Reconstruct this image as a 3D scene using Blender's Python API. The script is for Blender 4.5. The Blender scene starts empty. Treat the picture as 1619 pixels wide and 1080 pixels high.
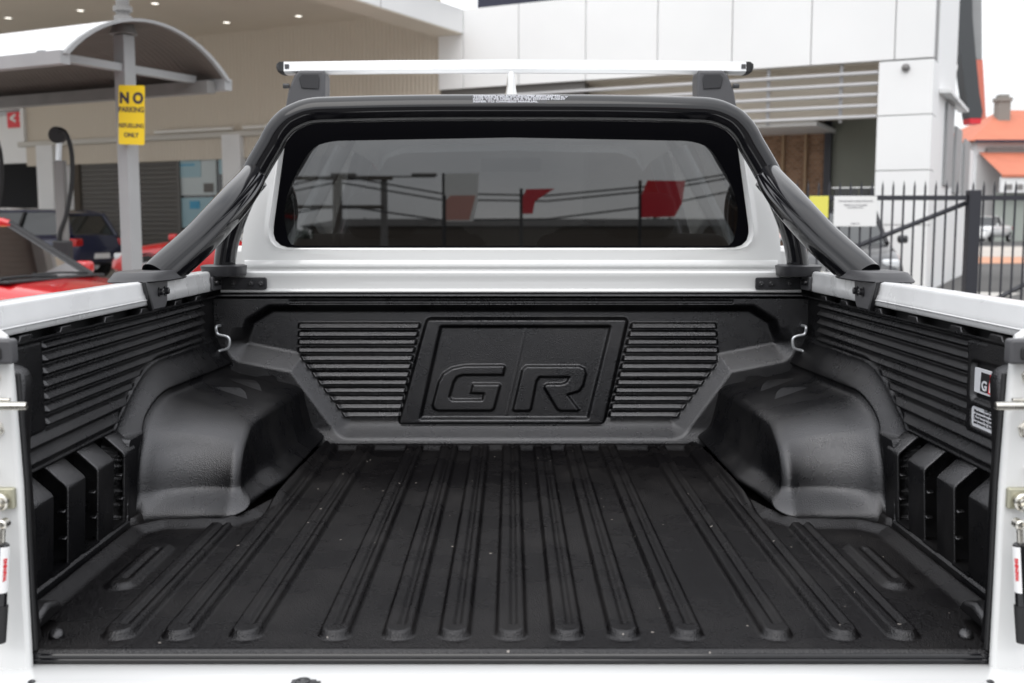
import bpy, bmesh, math, random
import numpy as np
from mathutils import Vector, Matrix
random.seed(4); rng = np.random.default_rng(4)
R = math.radians
sc = bpy.context.scene
COL = sc.collection

# ------------------------------------------------------------------ camera
F = 1700.0; TH = math.atan(183/F); EZ = 1.5
cam_d = bpy.data.cameras.new("camera"); cam = bpy.data.objects.new("camera", cam_d); COL.objects.link(cam)
cam.location = (0, 0, EZ); cam.rotation_euler = (R(90)-TH, 0, 0)
cam_d.sensor_width = 36; cam_d.lens = F/1619*36; cam_d.shift_x = .0009
cam_d.clip_start = .05; cam_d.clip_end = 2000
cam_d.dof.use_dof = True; cam_d.dof.focus_distance = 2.45; cam_d.dof.aperture_fstop = 4.8
sc.camera = cam

# ------------------------------------------------------------------ world (bright overcast) + soft sun
w = bpy.data.worlds.new("World"); sc.world = w; w.use_nodes = True
nt = w.node_tree; N = nt.nodes; L = nt.links
for n in list(N): N.remove(n)
out = N.new('ShaderNodeOutputWorld'); bg = N.new('ShaderNodeBackground'); sky = N.new('ShaderNodeTexSky')
sky.sky_type = 'NISHITA'; sky.sun_disc = False; sky.sun_elevation = R(52); sky.sun_rotation = R(200)
tc = N.new('ShaderNodeTexCoord'); mp = N.new('ShaderNodeMapping'); mp.inputs['Scale'].default_value = (1, 1, 3.2)
nz = N.new('ShaderNodeTexNoise'); nz.inputs['Scale'].default_value = 1.7; nz.inputs['Detail'].default_value = 7; nz.inputs['Roughness'].default_value = .55
cr = N.new('ShaderNodeValToRGB'); cr.color_ramp.elements[0].position = .32; cr.color_ramp.elements[0].color = (6.6, 6.75, 7.1, 1)
cr.color_ramp.elements[1].position = .62; cr.color_ramp.elements[1].color = (10.3, 10.3, 10.4, 1)
mx = N.new('ShaderNodeMix'); mx.data_type = 'RGBA'; mx.inputs[0].default_value = .9
L.new(tc.outputs['Generated'], mp.inputs[0]); L.new(mp.outputs[0], nz.inputs[0]); L.new(nz.outputs[0], cr.inputs[0])
sx_ = N.new('ShaderNodeSeparateXYZ'); L.new(tc.outputs['Generated'], sx_.inputs[0])
gr = N.new('ShaderNodeMapRange'); gr.inputs[1].default_value = .05; gr.inputs[2].default_value = 1.0; gr.inputs[3].default_value = .75; gr.inputs[4].default_value = 1.75
L.new(sx_.outputs[2], gr.inputs[0]); sv = N.new('ShaderNodeVectorMath'); sv.operation = 'SCALE'; L.new(cr.outputs[0], sv.inputs[0]); L.new(gr.outputs[0], sv.inputs['Scale'])
L.new(sky.outputs[0], mx.inputs[6]); L.new(sv.outputs[0], mx.inputs[7]); L.new(mx.outputs[2], bg.inputs[0])
bg.inputs[1].default_value = .15; L.new(bg.outputs[0], out.inputs[0])
sun_d = bpy.data.lights.new("sun", 'SUN'); sun_d.energy = .8; sun_d.angle = R(40); sun_d.color = (1, .97, .93)
sun = bpy.data.objects.new("sun", sun_d); COL.objects.link(sun); sun.rotation_euler = (R(46), 0, R(-14))
sc.view_settings.view_transform = 'Standard'; sc.view_settings.look = 'None'
sc.view_settings.exposure = .08; sc.view_settings.gamma = 1
sc.cycles.max_bounces = 8; sc.cycles.transparent_max_bounces = 12

# ------------------------------------------------------------------ materials
def mat(name, col, rough=.5, metal=0., spec=.5, bump=None, vary=None, emit=None, coat=0., clear=None):
    m = bpy.data.materials.new(name); m.use_nodes = True; t = m.node_tree; b = t.nodes['Principled BSDF']
    c = (*col, 1) if len(col) == 3 else col
    b.inputs['Base Color'].default_value = c; b.inputs['Roughness'].default_value = rough
    b.inputs['Metallic'].default_value = metal; b.inputs['Specular IOR Level'].default_value = spec
    b.inputs['Coat Weight'].default_value = coat; b.inputs['Coat Roughness'].default_value = .04
    tcn = t.nodes.new('ShaderNodeTexCoord')
    if vary:      # (scale, amount, rough_amount) large soft colour / gloss variation
        n = t.nodes.new('ShaderNodeTexNoise'); n.inputs['Scale'].default_value = vary[0]; n.inputs['Detail'].default_value = 6
        t.links.new(tcn.outputs['Object'], n.inputs['Vector'])
        r = t.nodes.new('ShaderNodeMapRange'); r.inputs[3].default_value = 1-vary[1]; r.inputs[4].default_value = 1+vary[1]
        r.inputs[1].default_value = .3; r.inputs[2].default_value = .7
        t.links.new(n.outputs[0], r.inputs[0])
        v = t.nodes.new('ShaderNodeVectorMath'); v.operation = 'SCALE'; v.inputs[0].default_value = c[:3]
        t.links.new(r.outputs[0], v.inputs['Scale']); t.links.new(v.outputs[0], b.inputs['Base Color'])
        if len(vary) > 2:
            r2 = t.nodes.new('ShaderNodeMapRange'); r2.inputs[3].default_value = rough-vary[2]; r2.inputs[4].default_value = rough+vary[2]
            r2.inputs[1].default_value = .3; r2.inputs[2].default_value = .7
            t.links.new(n.outputs[0], r2.inputs[0]); t.links.new(r2.outputs[0], b.inputs['Roughness'])
    if bump:      # (kind, scale, strength, distance)
        if bump[0] == 'noise':
            n = t.nodes.new('ShaderNodeTexNoise'); n.inputs['Scale'].default_value = bump[1]; n.inputs['Detail'].default_value = 3; o = n.outputs[0]
        else:
            n = t.nodes.new('ShaderNodeTexVoronoi'); n.inputs['Scale'].default_value = bump[1]; o = n.outputs[0]
        t.links.new(tcn.outputs['Object'], n.inputs['Vector'])
        bp = t.nodes.new('ShaderNodeBump'); bp.inputs['Strength'].default_value = bump[2]; bp.inputs['Distance'].default_value = bump[3]
        t.links.new(o, bp.inputs['Height']); t.links.new(bp.outputs[0], b.inputs['Normal'])
    if emit: b.inputs['Emission Color'].default_value = (*emit[0], 1); b.inputs['Emission Strength'].default_value = emit[1]
    if clear is not None:  # see-through tinted glass: mix of transparent and glossy
        o = t.nodes['Material Output']
        tr = t.nodes.new('ShaderNodeBsdfTransparent'); tr.inputs[0].default_value = (*clear, 1)
        gl = t.nodes.new('ShaderNodeBsdfGlossy'); gl.inputs['Roughness'].default_value = rough; gl.inputs[0].default_value = (1, 1, 1, 1)
        fr = t.nodes.new('ShaderNodeFresnel'); fr.inputs[0].default_value = 2.1
        ms = t.nodes.new('ShaderNodeMixShader'); t.links.new(fr.outputs[0], ms.inputs[0]); t.links.new(tr.outputs[0], ms.inputs[1]); t.links.new(gl.outputs[0], ms.inputs[2])
        t.links.new(ms.outputs[0], o.inputs[0])
    return m

def liner_mat(name, base, rough, grain=430, strength=.5, specks=0.0, spec=.6, gloss=.06):
    m = mat(name, base, rough, spec=spec); t = m.node_tree; b = t.nodes['Principled BSDF']
    tcn = t.nodes.new('ShaderNodeTexCoord')
    v = t.nodes.new('ShaderNodeTexVoronoi'); v.inputs['Scale'].default_value = grain
    n = t.nodes.new('ShaderNodeTexNoise'); n.inputs['Scale'].default_value = grain*.55; n.inputs['Detail'].default_value = 4
    n2 = t.nodes.new('ShaderNodeTexNoise'); n2.inputs['Scale'].default_value = 5; n2.inputs['Detail'].default_value = 7; n2.inputs['Roughness'].default_value = .65
    for q in (v, n, n2): t.links.new(tcn.outputs['Object'], q.inputs['Vector'])
    a = t.nodes.new('ShaderNodeMath'); a.operation = 'ADD'; t.links.new(v.outputs[0], a.inputs[0]); t.links.new(n.outputs[0], a.inputs[1])
    bp = t.nodes.new('ShaderNodeBump'); bp.inputs['Strength'].default_value = strength; bp.inputs['Distance'].default_value = .0012
    t.links.new(a.outputs[0], bp.inputs['Height']); t.links.new(bp.outputs[0], b.inputs['Normal'])
    r = t.nodes.new('ShaderNodeMapRange'); r.inputs[1].default_value = .3; r.inputs[2].default_value = .7
    r.inputs[3].default_value = rough-.07; r.inputs[4].default_value = rough+.09; t.links.new(n2.outputs[0], r.inputs[0]); t.links.new(r.outputs[0], b.inputs['Roughness'])
    # dust film and specks
    r3 = t.nodes.new('ShaderNodeMapRange'); r3.inputs[1].default_value = .45; r3.inputs[2].default_value = .75; r3.inputs[3].default_value = 0; r3.inputs[4].default_value = .035
    t.links.new(n2.outputs[0], r3.inputs[0])
    mxn = t.nodes.new('ShaderNodeMix'); mxn.data_type = 'RGBA'; mxn.inputs[6].default_value = (*base, 1); mxn.inputs[7].default_value = (.22, .2, .18, 1)
    fac = r3.outputs[0]
    if specks:
        vs = t.nodes.new('ShaderNodeTexVoronoi'); vs.inputs['Scale'].default_value = 26; t.links.new(tcn.outputs['Object'], vs.inputs['Vector'])
        sepc = t.nodes.new('ShaderNodeSeparateColor'); t.links.new(vs.outputs['Color'], sepc.inputs[0])
        sz = t.nodes.new('ShaderNodeMath'); sz.operation = 'MULTIPLY'; sz.inputs[1].default_value = specks; t.links.new(sepc.outputs[0], sz.inputs[0])
        lt = t.nodes.new('ShaderNodeMath'); lt.operation = 'LESS_THAN'; t.links.new(vs.outputs['Distance'], lt.inputs[0]); t.links.new(sz.outputs[0], lt.inputs[1])
        gt = t.nodes.new('ShaderNodeMath'); gt.operation = 'GREATER_THAN'; gt.inputs[1].default_value = .45; t.links.new(sepc.outputs[1], gt.inputs[0])
        mu = t.nodes.new('ShaderNodeMath'); mu.operation = 'MULTIPLY'; t.links.new(lt.outputs[0], mu.inputs[0]); t.links.new(gt.outputs[0], mu.inputs[1])
        ma = t.nodes.new('ShaderNodeMath'); ma.operation = 'MAXIMUM'; t.links.new(mu.outputs[0], ma.inputs[0]); t.links.new(r3.outputs[0], ma.inputs[1]); fac = ma.outputs[0]
    t.links.new(fac, mxn.inputs[0]); t.links.new(mxn.outputs[2], b.inputs['Base Color'])
    df = t.nodes.new('ShaderNodeBsdfDiffuse'); gl = t.nodes.new('ShaderNodeBsdfGlossy'); ad = t.nodes.new('ShaderNodeAddShader')
    gl.inputs['Color'].default_value = (gloss, gloss, gloss*1.03, 1); t.links.new(mxn.outputs[2], df.inputs['Color'])
    t.links.new(r.outputs[0], gl.inputs['Roughness']); t.links.new(bp.outputs[0], df.inputs['Normal']); t.links.new(bp.outputs[0], gl.inputs['Normal'])
    t.links.new(df.outputs[0], ad.inputs[0]); t.links.new(gl.outputs[0], ad.inputs[1]); t.links.new(ad.outputs[0], t.nodes['Material Output'].inputs[0])
    return m

M = {}
M['liner'] = liner_mat('liner_plastic', (.0026, .0026, .0031), .28, 460, .48, gloss=.070)
M['mat'] = liner_mat('liner_floor_plastic', (.0036, .0032, .0035), .27, 420, .65, specks=.08, gloss=.040)
M['white'] = mat('white_paint', (.70, .705, .70), .22, coat=1.0, vary=(3, .015))
M['white_scuff'] = mat('white_rail_paint', (.70, .705, .71), .3, coat=.5, vary=(9, .05, .1))
M['black_gloss'] = mat('black_gloss_bar', (.005, .005, .0065), .11, spec=.45, coat=.2, vary=(6, .1, .04))
M['black_satin'] = mat('black_satin_plastic', (.022, .022, .025), .42, bump=('noise', 500, .15, .001))
M['black_rubber'] = mat('black_rubber', (.012, .012, .013), .6)
M['frit'] = mat('black_glass_border', (.002, .002, .003), .5, spec=.03)
M['void'] = mat('black_inner_tub', (.006, .006, .007), .7)
M['glass'] = mat('tinted_rear_glass', (0, 0, 0), .0, clear=(.085, .085, .09))
M['wglass'] = mat('window_glass', (0, 0, 0), .0, clear=(.72, .78, .76))
M['steel'] = mat('zinc_steel', (.62, .6, .55), .28, metal=1, vary=(40, .15, .1))
M['wire'] = mat('galvanised_wire', (.72, .74, .76), .35, metal=.7)
M['alu'] = mat('silver_bar_paint', (.8, .81, .82), .3, metal=.15, coat=.3)
M['grey_plastic'] = mat('dark_grey_plastic', (.07, .07, .075), .45)
M['bolt'] = mat('black_bolt', (.02, .02, .022), .3, spec=.7)
M['seat'] = mat('grey_seat_fabric', (.34, .33, .31), .9, bump=('noise', 300, .3, .002))
M['int'] = mat('cab_interior_plastic', (.02, .02, .02), .7)
M['sticker'] = mat('silver_sticker', (.6, .61, .64), .45)
M['ink'] = mat('black_ink', (.01, .01, .012), .5)
M['redink'] = mat('red_ink', (.65, .02, .03), .5)
M['label_white'] = mat('white_label', (.82, .82, .82), .5)
M['label_ink_white'] = mat('white_print', (.55, .56, .6), .6)
M['tyre'] = mat('tyre_rubber', (.015, .015, .015), .8)
M['rim'] = mat('alloy_rim', (.5, .5, .52), .3, metal=.9)
M['rim_dark'] = mat('dark_alloy_rim', (.06, .06, .065), .3, metal=.6)
M['red_paint'] = mat('red_car_paint', (.52, .008, .012), .3, coat=.9, vary=(2, .05))
M['blue_paint'] = mat('navy_car_paint', (.006, .01, .045), .3, coat=.8)
M['dark_paint'] = mat('dark_car_paint', (.02, .021, .024), .3, coat=.8)
M['silver_paint'] = mat('silver_car_paint', (.6, .61, .62), .3, metal=.3, coat=.6)
M['carglass'] = mat('car_window_glass', (.012, .016, .017), .05, spec=.8)
M['lamp_red'] = mat('tail_lamp_red', (.5, .01, .01), .15, coat=.6)
M['lamp_clear'] = mat('head_lamp_clear', (.6, .62, .64), .1, coat=.6)
M['orange'] = mat('orange_lamp', (.8, .2, .02), .3)
M['beige'] = None
M['soffit'] = mat('soffit_paint', (.66, .60, .51), .8, vary=(.4, .04))
M['greenstrip'] = mat('pale_green_strip', (.40, .41, .26), .8)
M['panel_white'] = mat('white_cladding', (.79, .795, .795), .42, vary=(.35, .04, .08))
M['joint'] = mat('panel_joint', (.3, .3, .3), .8)
M['dark_clad'] = mat('dark_navy_cladding', (.02, .022, .045), .5)
M['col_white'] = mat('white_column_paint', (.76, .77, .78), .6, vary=(1, .04))
M['roller'] = mat('grey_roller_door', (.13, .125, .118), .65, vary=(.5, .06))
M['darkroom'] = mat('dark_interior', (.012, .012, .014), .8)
M['redroom'] = mat('red_tool_cabinet', (.3, .01, .015), .5)
M['ledge'] = mat('pale_ledge_metal', (.55, .53, .49), .5)
M['tube'] = mat('white_tube', (.8, .79, .76), .4)
M['louvre'] = mat('louvre_metal', (.52, .52, .53), .45)
M['fibre'] = mat('grey_green_panel', (.22, .23, .19), .5)
M['galv'] = mat('grey_painted_steel', (.30, .305, .31), .5, vary=(2, .06))
M['galv_dark'] = mat('weathered_grey_steel', (.2, .195, .19), .6, vary=(3, .1))
M['roofwhite'] = mat('white_roof_sheet', (.8, .81, .82), .4)
M['soffitcorr'] = mat('brown_grey_roof_lining', (.13, .11, .098), .7)
M['yellow'] = mat('yellow_sign', (.85, .6, .01), .45)
M['yellow2'] = mat('pale_yellow_sign', (.75, .7, .12), .5)
M['signwhite'] = mat('white_sign', (.8, .8, .79), .5)
M['signred'] = mat('red_sign', (.75, .03, .045), .45)
M['ink_dark'] = mat('dark_navy_ink', (.03, .025, .05), .6)
M['fence'] = mat('charcoal_fence_paint', (.028, .029, .037), .45)
M['roof_orange'] = mat('orange_roof_tiles', (.52, .17, .10), .8, vary=(.6, .08))
M['chimney'] = mat('grey_render', (.25, .24, .22), .9)
M['kerb_orange'] = mat('terracotta_paving', (.5, .25, .15), .85)
M['pale_pave'] = mat('pale_paving', (.42, .38, .34), .85, vary=(.3, .08))
M['timber'] = mat('weathered_timber', (.09, .075, .06), .9)
M['flagred'] = mat('red_flag_cloth', (.65, .012, .03), .7)
M['flagwhite'] = mat('white_flag_cloth', (.8, .82, .8), .7)
M['leaf'] = mat('dark_foliage', (.04, .06, .03), .9)
M['lamp_on'] = mat('lit_downlight', (1, 1, 1), .5, emit=((1, .95, .85), 2.2))
M['poster'] = mat('poster_pale_blue', (.30, .46, .52), .4)
M['poster2'] = mat('poster_white', (.5, .56, .57), .4)
M['poster3'] = mat('poster_blue', (.04, .3, .5), .4)

def corr_mat():   # beige corrugated wall sheeting (real ribs are too fine: bump)
    m = mat('beige_corrugated_wall', (.64, .575, .485), .6); t = m.node_tree; b = t.nodes['Principled BSDF']
    tcn = t.nodes.new('ShaderNodeTexCoord'); wv = t.nodes.new('ShaderNodeTexWave'); wv.bands_direction = 'X'; wv.inputs['Scale'].default_value = 2.9
    t.links.new(tcn.outputs['Object'], wv.inputs['Vector'])
    bp = t.nodes.new('ShaderNodeBump'); bp.inputs['Strength'].default_value = .55; bp.inputs['Distance'].default_value = .03
    t.links.new(wv.outputs[0], bp.inputs['Height']); t.links.new(bp.outputs[0], b.inputs['Normal'])
    return m
M['beige'] = corr_mat()
def brick_mat():
    m = mat('brown_brick', (.25, .13, .07), .85); t = m.node_tree; b = t.nodes['Principled BSDF']
    tcn = t.nodes.new('ShaderNodeTexCoord'); mpn = t.nodes.new('ShaderNodeMapping'); mpn.inputs['Rotation'].default_value = (R(-90), 0, 0)
    br = t.nodes.new('ShaderNodeTexBrick'); br.inputs['Scale'].default_value = 4.2
    br.inputs['Color1'].default_value = (.2, .1, .05, 1); br.inputs['Color2'].default_value = (.34, .19, .11, 1); br.inputs['Mortar'].default_value = (.32, .28, .23, 1)
    t.links.new(tcn.outputs['Object'], mpn.inputs[0]); t.links.new(mpn.outputs[0], br.inputs['Vector']); t.links.new(br.outputs[0], b.inputs['Base Color'])
    return m
M['brick'] = brick_mat()
def asphalt_mat():
    m = mat('asphalt', (.075, .073, .07), .85, bump=('noise', 60, .4, .01), vary=(.35, .18)); return m
M['asphalt'] = asphalt_mat()

# ------------------------------------------------------------------ helpers
def link(o, parent=None):
    COL.objects.link(o)
    if parent is not None: o.parent = parent
    return o
def tag(o, label=None, cat=None, group=None, kind=None):
    if label: o['label'] = label
    if cat: o['category'] = cat
    if group: o['group'] = group
    if kind: o['kind'] = kind
    return o
def empty(name, loc=(0, 0, 0), rz=0):
    o = bpy.data.objects.new(name, None); COL.objects.link(o); o.location = loc; o.rotation_euler = (0, 0, rz); o.empty_display_size = .2
    return o
class MB:
    def __init__(s): s.v = []; s.f = []
    def add(s, vs, fs):
        b = len(s.v); s.v += [tuple(p) for p in vs]; s.f += [tuple(i+b for i in f) for f in fs]; return s
    def box(s, x0, x1, y0, y1, z0, z1, m=None):
        vs = [(x, y, z) for z in (z0, z1) for y in (y0, y1) for x in (x0, x1)]
        if m is not None: vs = [tuple(m @ Vector(p)) for p in vs]
        return s.add(vs, [(0, 2, 3, 1), (4, 5, 7, 6), (0, 1, 5, 4), (2, 6, 7, 3), (0, 4, 6, 2), (1, 3, 7, 5)])
    def prism(s, poly, a0, a1, axis='y'):
        """extrude a 2D polygon: axis y -> poly in (x,z); axis x -> poly in (y,z); axis z -> poly in (x,y)"""
        def P(p, a):
            return (p[0], a, p[1]) if axis == 'y' else ((a, p[0], p[1]) if axis == 'x' else (p[0], p[1], a))
        n = len(poly)
        ar = sum(poly[i][0]*poly[(i+1) % n][1]-poly[(i+1) % n][0]*poly[i][1] for i in range(n))
        if ar < 0: poly = poly[::-1]
        if axis == 'y': poly = poly[::-1]
        vs = [P(p, min(a0, a1)) for p in poly]+[P(p, max(a0, a1)) for p in poly]
        fs = [tuple(range(n-1, -1, -1)), tuple(range(n, 2*n))]+[(i, (i+1) % n, n+(i+1) % n, n+i) for i in range(n)]
        return s.add(vs, fs)
    def tube(s, path, r, seg=12, closed=False, section=None, up=None):
        """sweep: r number or list; section list of (a,b) multipliers"""
        P = [Vector(p) for p in path]; n = len(P)
        rr = r if isinstance(r, (list, tuple)) else [r]*n
        sec = section or [(math.cos(2*math.pi*k/seg), math.sin(2*math.pi*k/seg)) for k in range(seg)]
        m = len(sec); rings = []; prev = None
        for i in range(n):
            t = (P[(i+1) % n]-P[i-1]) if closed else (P[min(i+1, n-1)]-P[max(i-1, 0)])
            t.normalize()
            if up is not None: a = Vector(up)-t*t.dot(Vector(up)); a.normalize()
            elif prev is None:
                a = Vector((0, 0, 1)) if abs(t.z) < .9 else Vector((1, 0, 0)); a = a-t*t.dot(a); a.normalize()
            else: a = prev-t*t.dot(prev); a.normalize()
            prev = a; b = t.cross(a)
            rings.append([P[i]+a*(c[0]*rr[i])+b*(c[1]*rr[i]) for c in sec])
        vs = [p for ring in rings for p in ring]; fs = []
        for i in range(n if closed else n-1):
            j = (i+1) % n
            for k in range(m): fs.append((i*m+k, i*m+(k+1) % m, j*m+(k+1) % m, j*m+k))
        if not closed: fs += [tuple(range(m-1, -1, -1)), tuple(range((n-1)*m, n*m))]
        return s.add(vs, fs)
    def cyl(s, c, axis, r, h, seg=20, r2=None):
        c = Vector(c); ax = Vector(axis).normalized(); return s.tube([c-ax*h/2, c+ax*h/2], [r, r if r2 is None else r2], seg)
    def lathe(s, c, axis, prof, seg=28):
        """prof list of (dist along axis, radius)"""
        c = Vector(c); ax = Vector(axis).normalized(); a = ax.orthogonal().normalized(); b = ax.cross(a); vs = []; fs = []; n = len(prof)
        for (h, r) in prof:
            for k in range(seg):
                t = 2*math.pi*k/seg; vs.append(c+ax*h+a*(r*math.cos(t))+b*(r*math.sin(t)))
        for i in range(n-1):
            for k in range(seg): fs.append((i*seg+k, i*seg+(k+1) % seg, (i+1)*seg+(k+1) % seg, (i+1)*seg+k))
        return s.add(vs, fs)
    def loft(s, rings, cap=True, closed=True):
        m = len(rings[0]); vs = [p for r in rings for p in r]; fs = []
        for i in range(len(rings)-1):
            for k in range(m if closed else m-1): fs.append((i*m+k, i*m+(k+1) % m, (i+1)*m+(k+1) % m, (i+1)*m+k))
        if cap: fs += [tuple(range(m-1, -1, -1)), tuple(range((len(rings)-1)*m, len(rings)*m))]
        return s.add(vs, fs)
    def build(s, name, m, parent=None, smooth=35, bevel=0, bseg=2, fix=True):
        me = bpy.data.meshes.new(name); me.from_pydata([tuple(p) for p in s.v], [], s.f); me.materials.append(m)
        if fix:
            bm = bmesh.new(); bm.from_mesh(me); bmesh.ops.recalc_face_normals(bm, faces=bm.faces); bm.to_mesh(me); bm.free()
        if smooth: me.shade_smooth(); me.set_sharp_from_angle(angle=R(smooth))
        o = bpy.data.objects.new(name, me); link(o, parent)
        if bevel:
            b = o.modifiers.new('bevel', 'BEVEL'); b.width = bevel; b.segments = bseg; b.limit_method = 'ANGLE'; b.angle_limit = R(40); b.harden_normals = False
        return o
def grid_mesh(name, co, nu, nv, m, parent, flip=False):
    """co: (nu*nv,3) array, index u*nv+v"""
    me = bpy.data.meshes.new(name)
    u, v = np.meshgrid(np.arange(nu-1), np.arange(nv-1), indexing='ij'); a = (u*nv+v).ravel()
    q = np.stack([a, a+nv, a+nv+1, a+1], 1)
    if flip: q = q[:, ::-1]
    me.vertices.add(len(co)); me.vertices.foreach_set('co', co.astype(np.float32).ravel())
    nf = len(q); me.loops.add(nf*4); me.loops.foreach_set('vertex_index', q.astype(np.int32).ravel())
    me.polygons.add(nf); me.polygons.foreach_set('loop_start', np.arange(0, nf*4, 4, dtype=np.int32))
    me.update(calc_edges=True); me.validate(); me.materials.append(m); me.shade_smooth()
    o = bpy.data.objects.new(name, me); return link(o, parent)
def sdf(px, py, poly):
    """signed distance to polygon, negative inside"""
    poly = np.array(poly, float); d = np.full(px.shape, 1e9); ins = np.zeros(px.shape, bool); n = len(poly)
    for i in range(n):
        ax, ay = poly[i]; bx, by = poly[(i+1) % n]; ex, ey = bx-ax, by-ay
        wx, wy = px-ax, py-ay; t = np.clip((wx*ex+wy*ey)/(ex*ex+ey*ey+1e-12), 0, 1)
        d = np.minimum(d, np.hypot(wx-ex*t, wy-ey*t))
        c = (ay > py) != (by > py)
        with np.errstate(divide='ignore', invalid='ignore'):
            xin = ax+(py-ay)*ex/(ey if ey != 0 else 1e-12)
        ins ^= c & (px < xin)
    return np.where(ins, -d, d)
def segd(px, py, a, b):
    ex, ey = b[0]-a[0], b[1]-a[1]; t = np.clip(((px-a[0])*ex+(py-a[1])*ey)/(ex*ex+ey*ey), 0, 1)
    return np.hypot(px-a[0]-ex*t, py-a[1]-ey*t)
def ss(a, b, x):
    t = np.clip((x-a)/(b-a), 0, 1); return t*t*(3-2*t)
def lin(a, b, x): return np.clip((x-a)/(b-a), 0, 1)
def rlin(a, b, x, r=.22):   # linear ramp with rounded ends
    t = np.clip((x-a)/(b-a), -r, 1+r)
    return np.where(t < r, (t+r)**2/(4*r), np.where(t > 1-r, 1-(1+r-t)**2/(4*r), t))
def text(name, body, size, m, parent, loc, rot, ext=.0005, align='CENTER', sx=1, bold=0, sp=1):
    cu = bpy.data.curves.new(name, 'FONT'); cu.body = body; cu.size = size; cu.align_x = align; cu.align_y = 'CENTER'; cu.extrude = ext; cu.offset = bold; cu.space_line = .95; cu.space_character = sp
    t = bpy.data.objects.new(name, cu); COL.objects.link(t)
    bpy.context.view_layer.update()
    me = bpy.data.meshes.new_from_object(t.evaluated_get(bpy.context.evaluated_depsgraph_get())); bpy.data.objects.remove(t)
    me.name = name; me.materials.clear(); me.materials.append(m)
    o = bpy.data.objects.new(name, me); link(o, parent); o.location = loc; o.rotation_euler = rot; o.scale = (sx, 1, 1)
    return o
def rbox(cx, cz, hx, hz, r, n=5):
    pts = []
    for (sx, sz, a0) in ((1, 1, 0), (-1, 1, 90), (-1, -1, 180), (1, -1, 270)):
        for k in range(n+1):
            a = R(a0+90*k/n); pts.append((cx+sx*(hx-r)+r*math.cos(a), cz+sz*(hz-r)+r*math.sin(a)))
    return pts
def rpoly(poly, rad, n=6):
    """round the corners of a polygon"""
    out_ = []; m = len(poly)
    for i in range(m):
        p = Vector(poly[i]); a = Vector(poly[i-1]); b = Vector(poly[(i+1) % m]); r = rad[i] if isinstance(rad, (list, tuple)) else rad
        if r <= 0: out_.append(tuple(p)); continue
        da = (a-p).normalized(); db = (b-p).normalized()
        for k in range(n+1):
            t = k/n; q = (p+da*r)*(1-t)**2+p*2*t*(1-t)+(p+db*r)*t*t; out_.append(tuple(q))
    return out_
def resample(poly, n, a0=0.0):
    P = [Vector((p[0], p[1])) for p in poly]; P.append(P[0].copy()); Ls = [0]
    for i in range(1, len(P)): Ls.append(Ls[-1]+(P[i]-P[i-1]).length)
    T = Ls[-1]; o = []; j = 0
    for k in range(n):
        s = (a0+k/n) % 1*T
        j = max(i for i in range(len(Ls)-1) if Ls[i] <= s+1e-12); u = (s-Ls[j])/max(Ls[j+1]-Ls[j], 1e-9)
        o.append(P[j].lerp(P[j+1], u))
    return o
def ray(px, py):
    c, s = math.cos(TH), math.sin(TH); x = (px-808)/F; u = -(py-540)/F; return Vector((x, c+u*s, u*c-s))
def atY(px, py, Y):
    r = ray(px, py); t = Y/r.y; return Vector((r.x*t, Y, EZ+r.z*t))
def atX(px, py, X):
    r = ray(px, py); t = X/r.x; return Vector((X, r.y*t, EZ+r.z*t))
def atZ(px, py, z):
    r = ray(px, py); t = (z-EZ)/r.z; return Vector((r.x*t, r.y*t, z))
def ground_z(y): return .3*min(max((y-4)/14., 0), 1)

# ================================================================== SETTING
def ground():
    ys = [-400, -60, -8, 0, 4, 6, 8, 10, 12, 14, 16, 18, 22, 30, 60, 120, 900]; xs = [-600, -60, -20, -8, 8, 20, 60, 600]
    co = np.array([(x, y, ground_z(y)) for x in xs for y in ys], float)
    o = grid_mesh('ground', co, len(xs), len(ys), M['asphalt'], None); tag(o, 'dark asphalt yard around the truck', None, None, 'structure')
ground()
def sheet(name, pts, z, m, label):
    o = MB().prism(pts, z-.02, z, 'z').build(name, m, None, 0); tag(o, label, None, None, 'structure'); return o
sheet('paving', [(6, 34.5), (60, 34.5), (60, 41.5), (6, 41.5)], .31, M['kerb_orange'], 'terracotta paved strip beyond the fence')
sheet('pavement', [(6, 41.6), (60, 41.6), (60, 62), (6, 62)], .315, M['pale_pave'], 'pale footpath paving beyond the terracotta strip')
sheet('forecourt', [(-60, 5.5), (-1.8, 7.5), (2.6, 10.6), (9, 19), (-9.3, 28.5), (-60, 54)], .318, mat('pale_concrete', (.46, .44, .41), .8, vary=(.4, .1)), 'pale concrete forecourt in front of the beige building')

# ================================================================== TRUCK
truck = empty('pickup_truck', (0, 3.6, 0))
tag(truck, 'white pickup truck with its black lined tub and sports bar', 'pickup truck')
TP = Matrix.Translation((0, -3.6, 0))
class T:     # everything under the truck is modelled in world coordinates, then shifted to the Empty's frame
    pass
def tr(o, parent=None):
    """parent a world-space mesh to the truck (or a part) without moving it"""
    par = parent or truck
    o.parent = par
    # all truck parts have identity local transform except this offset at first level
    if par is truck: o.matrix_parent_inverse = Matrix.Identity(4); o.location = Vector(o.location)+Vector((0, -3.6, 0))
    return o
FZ = .86
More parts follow.
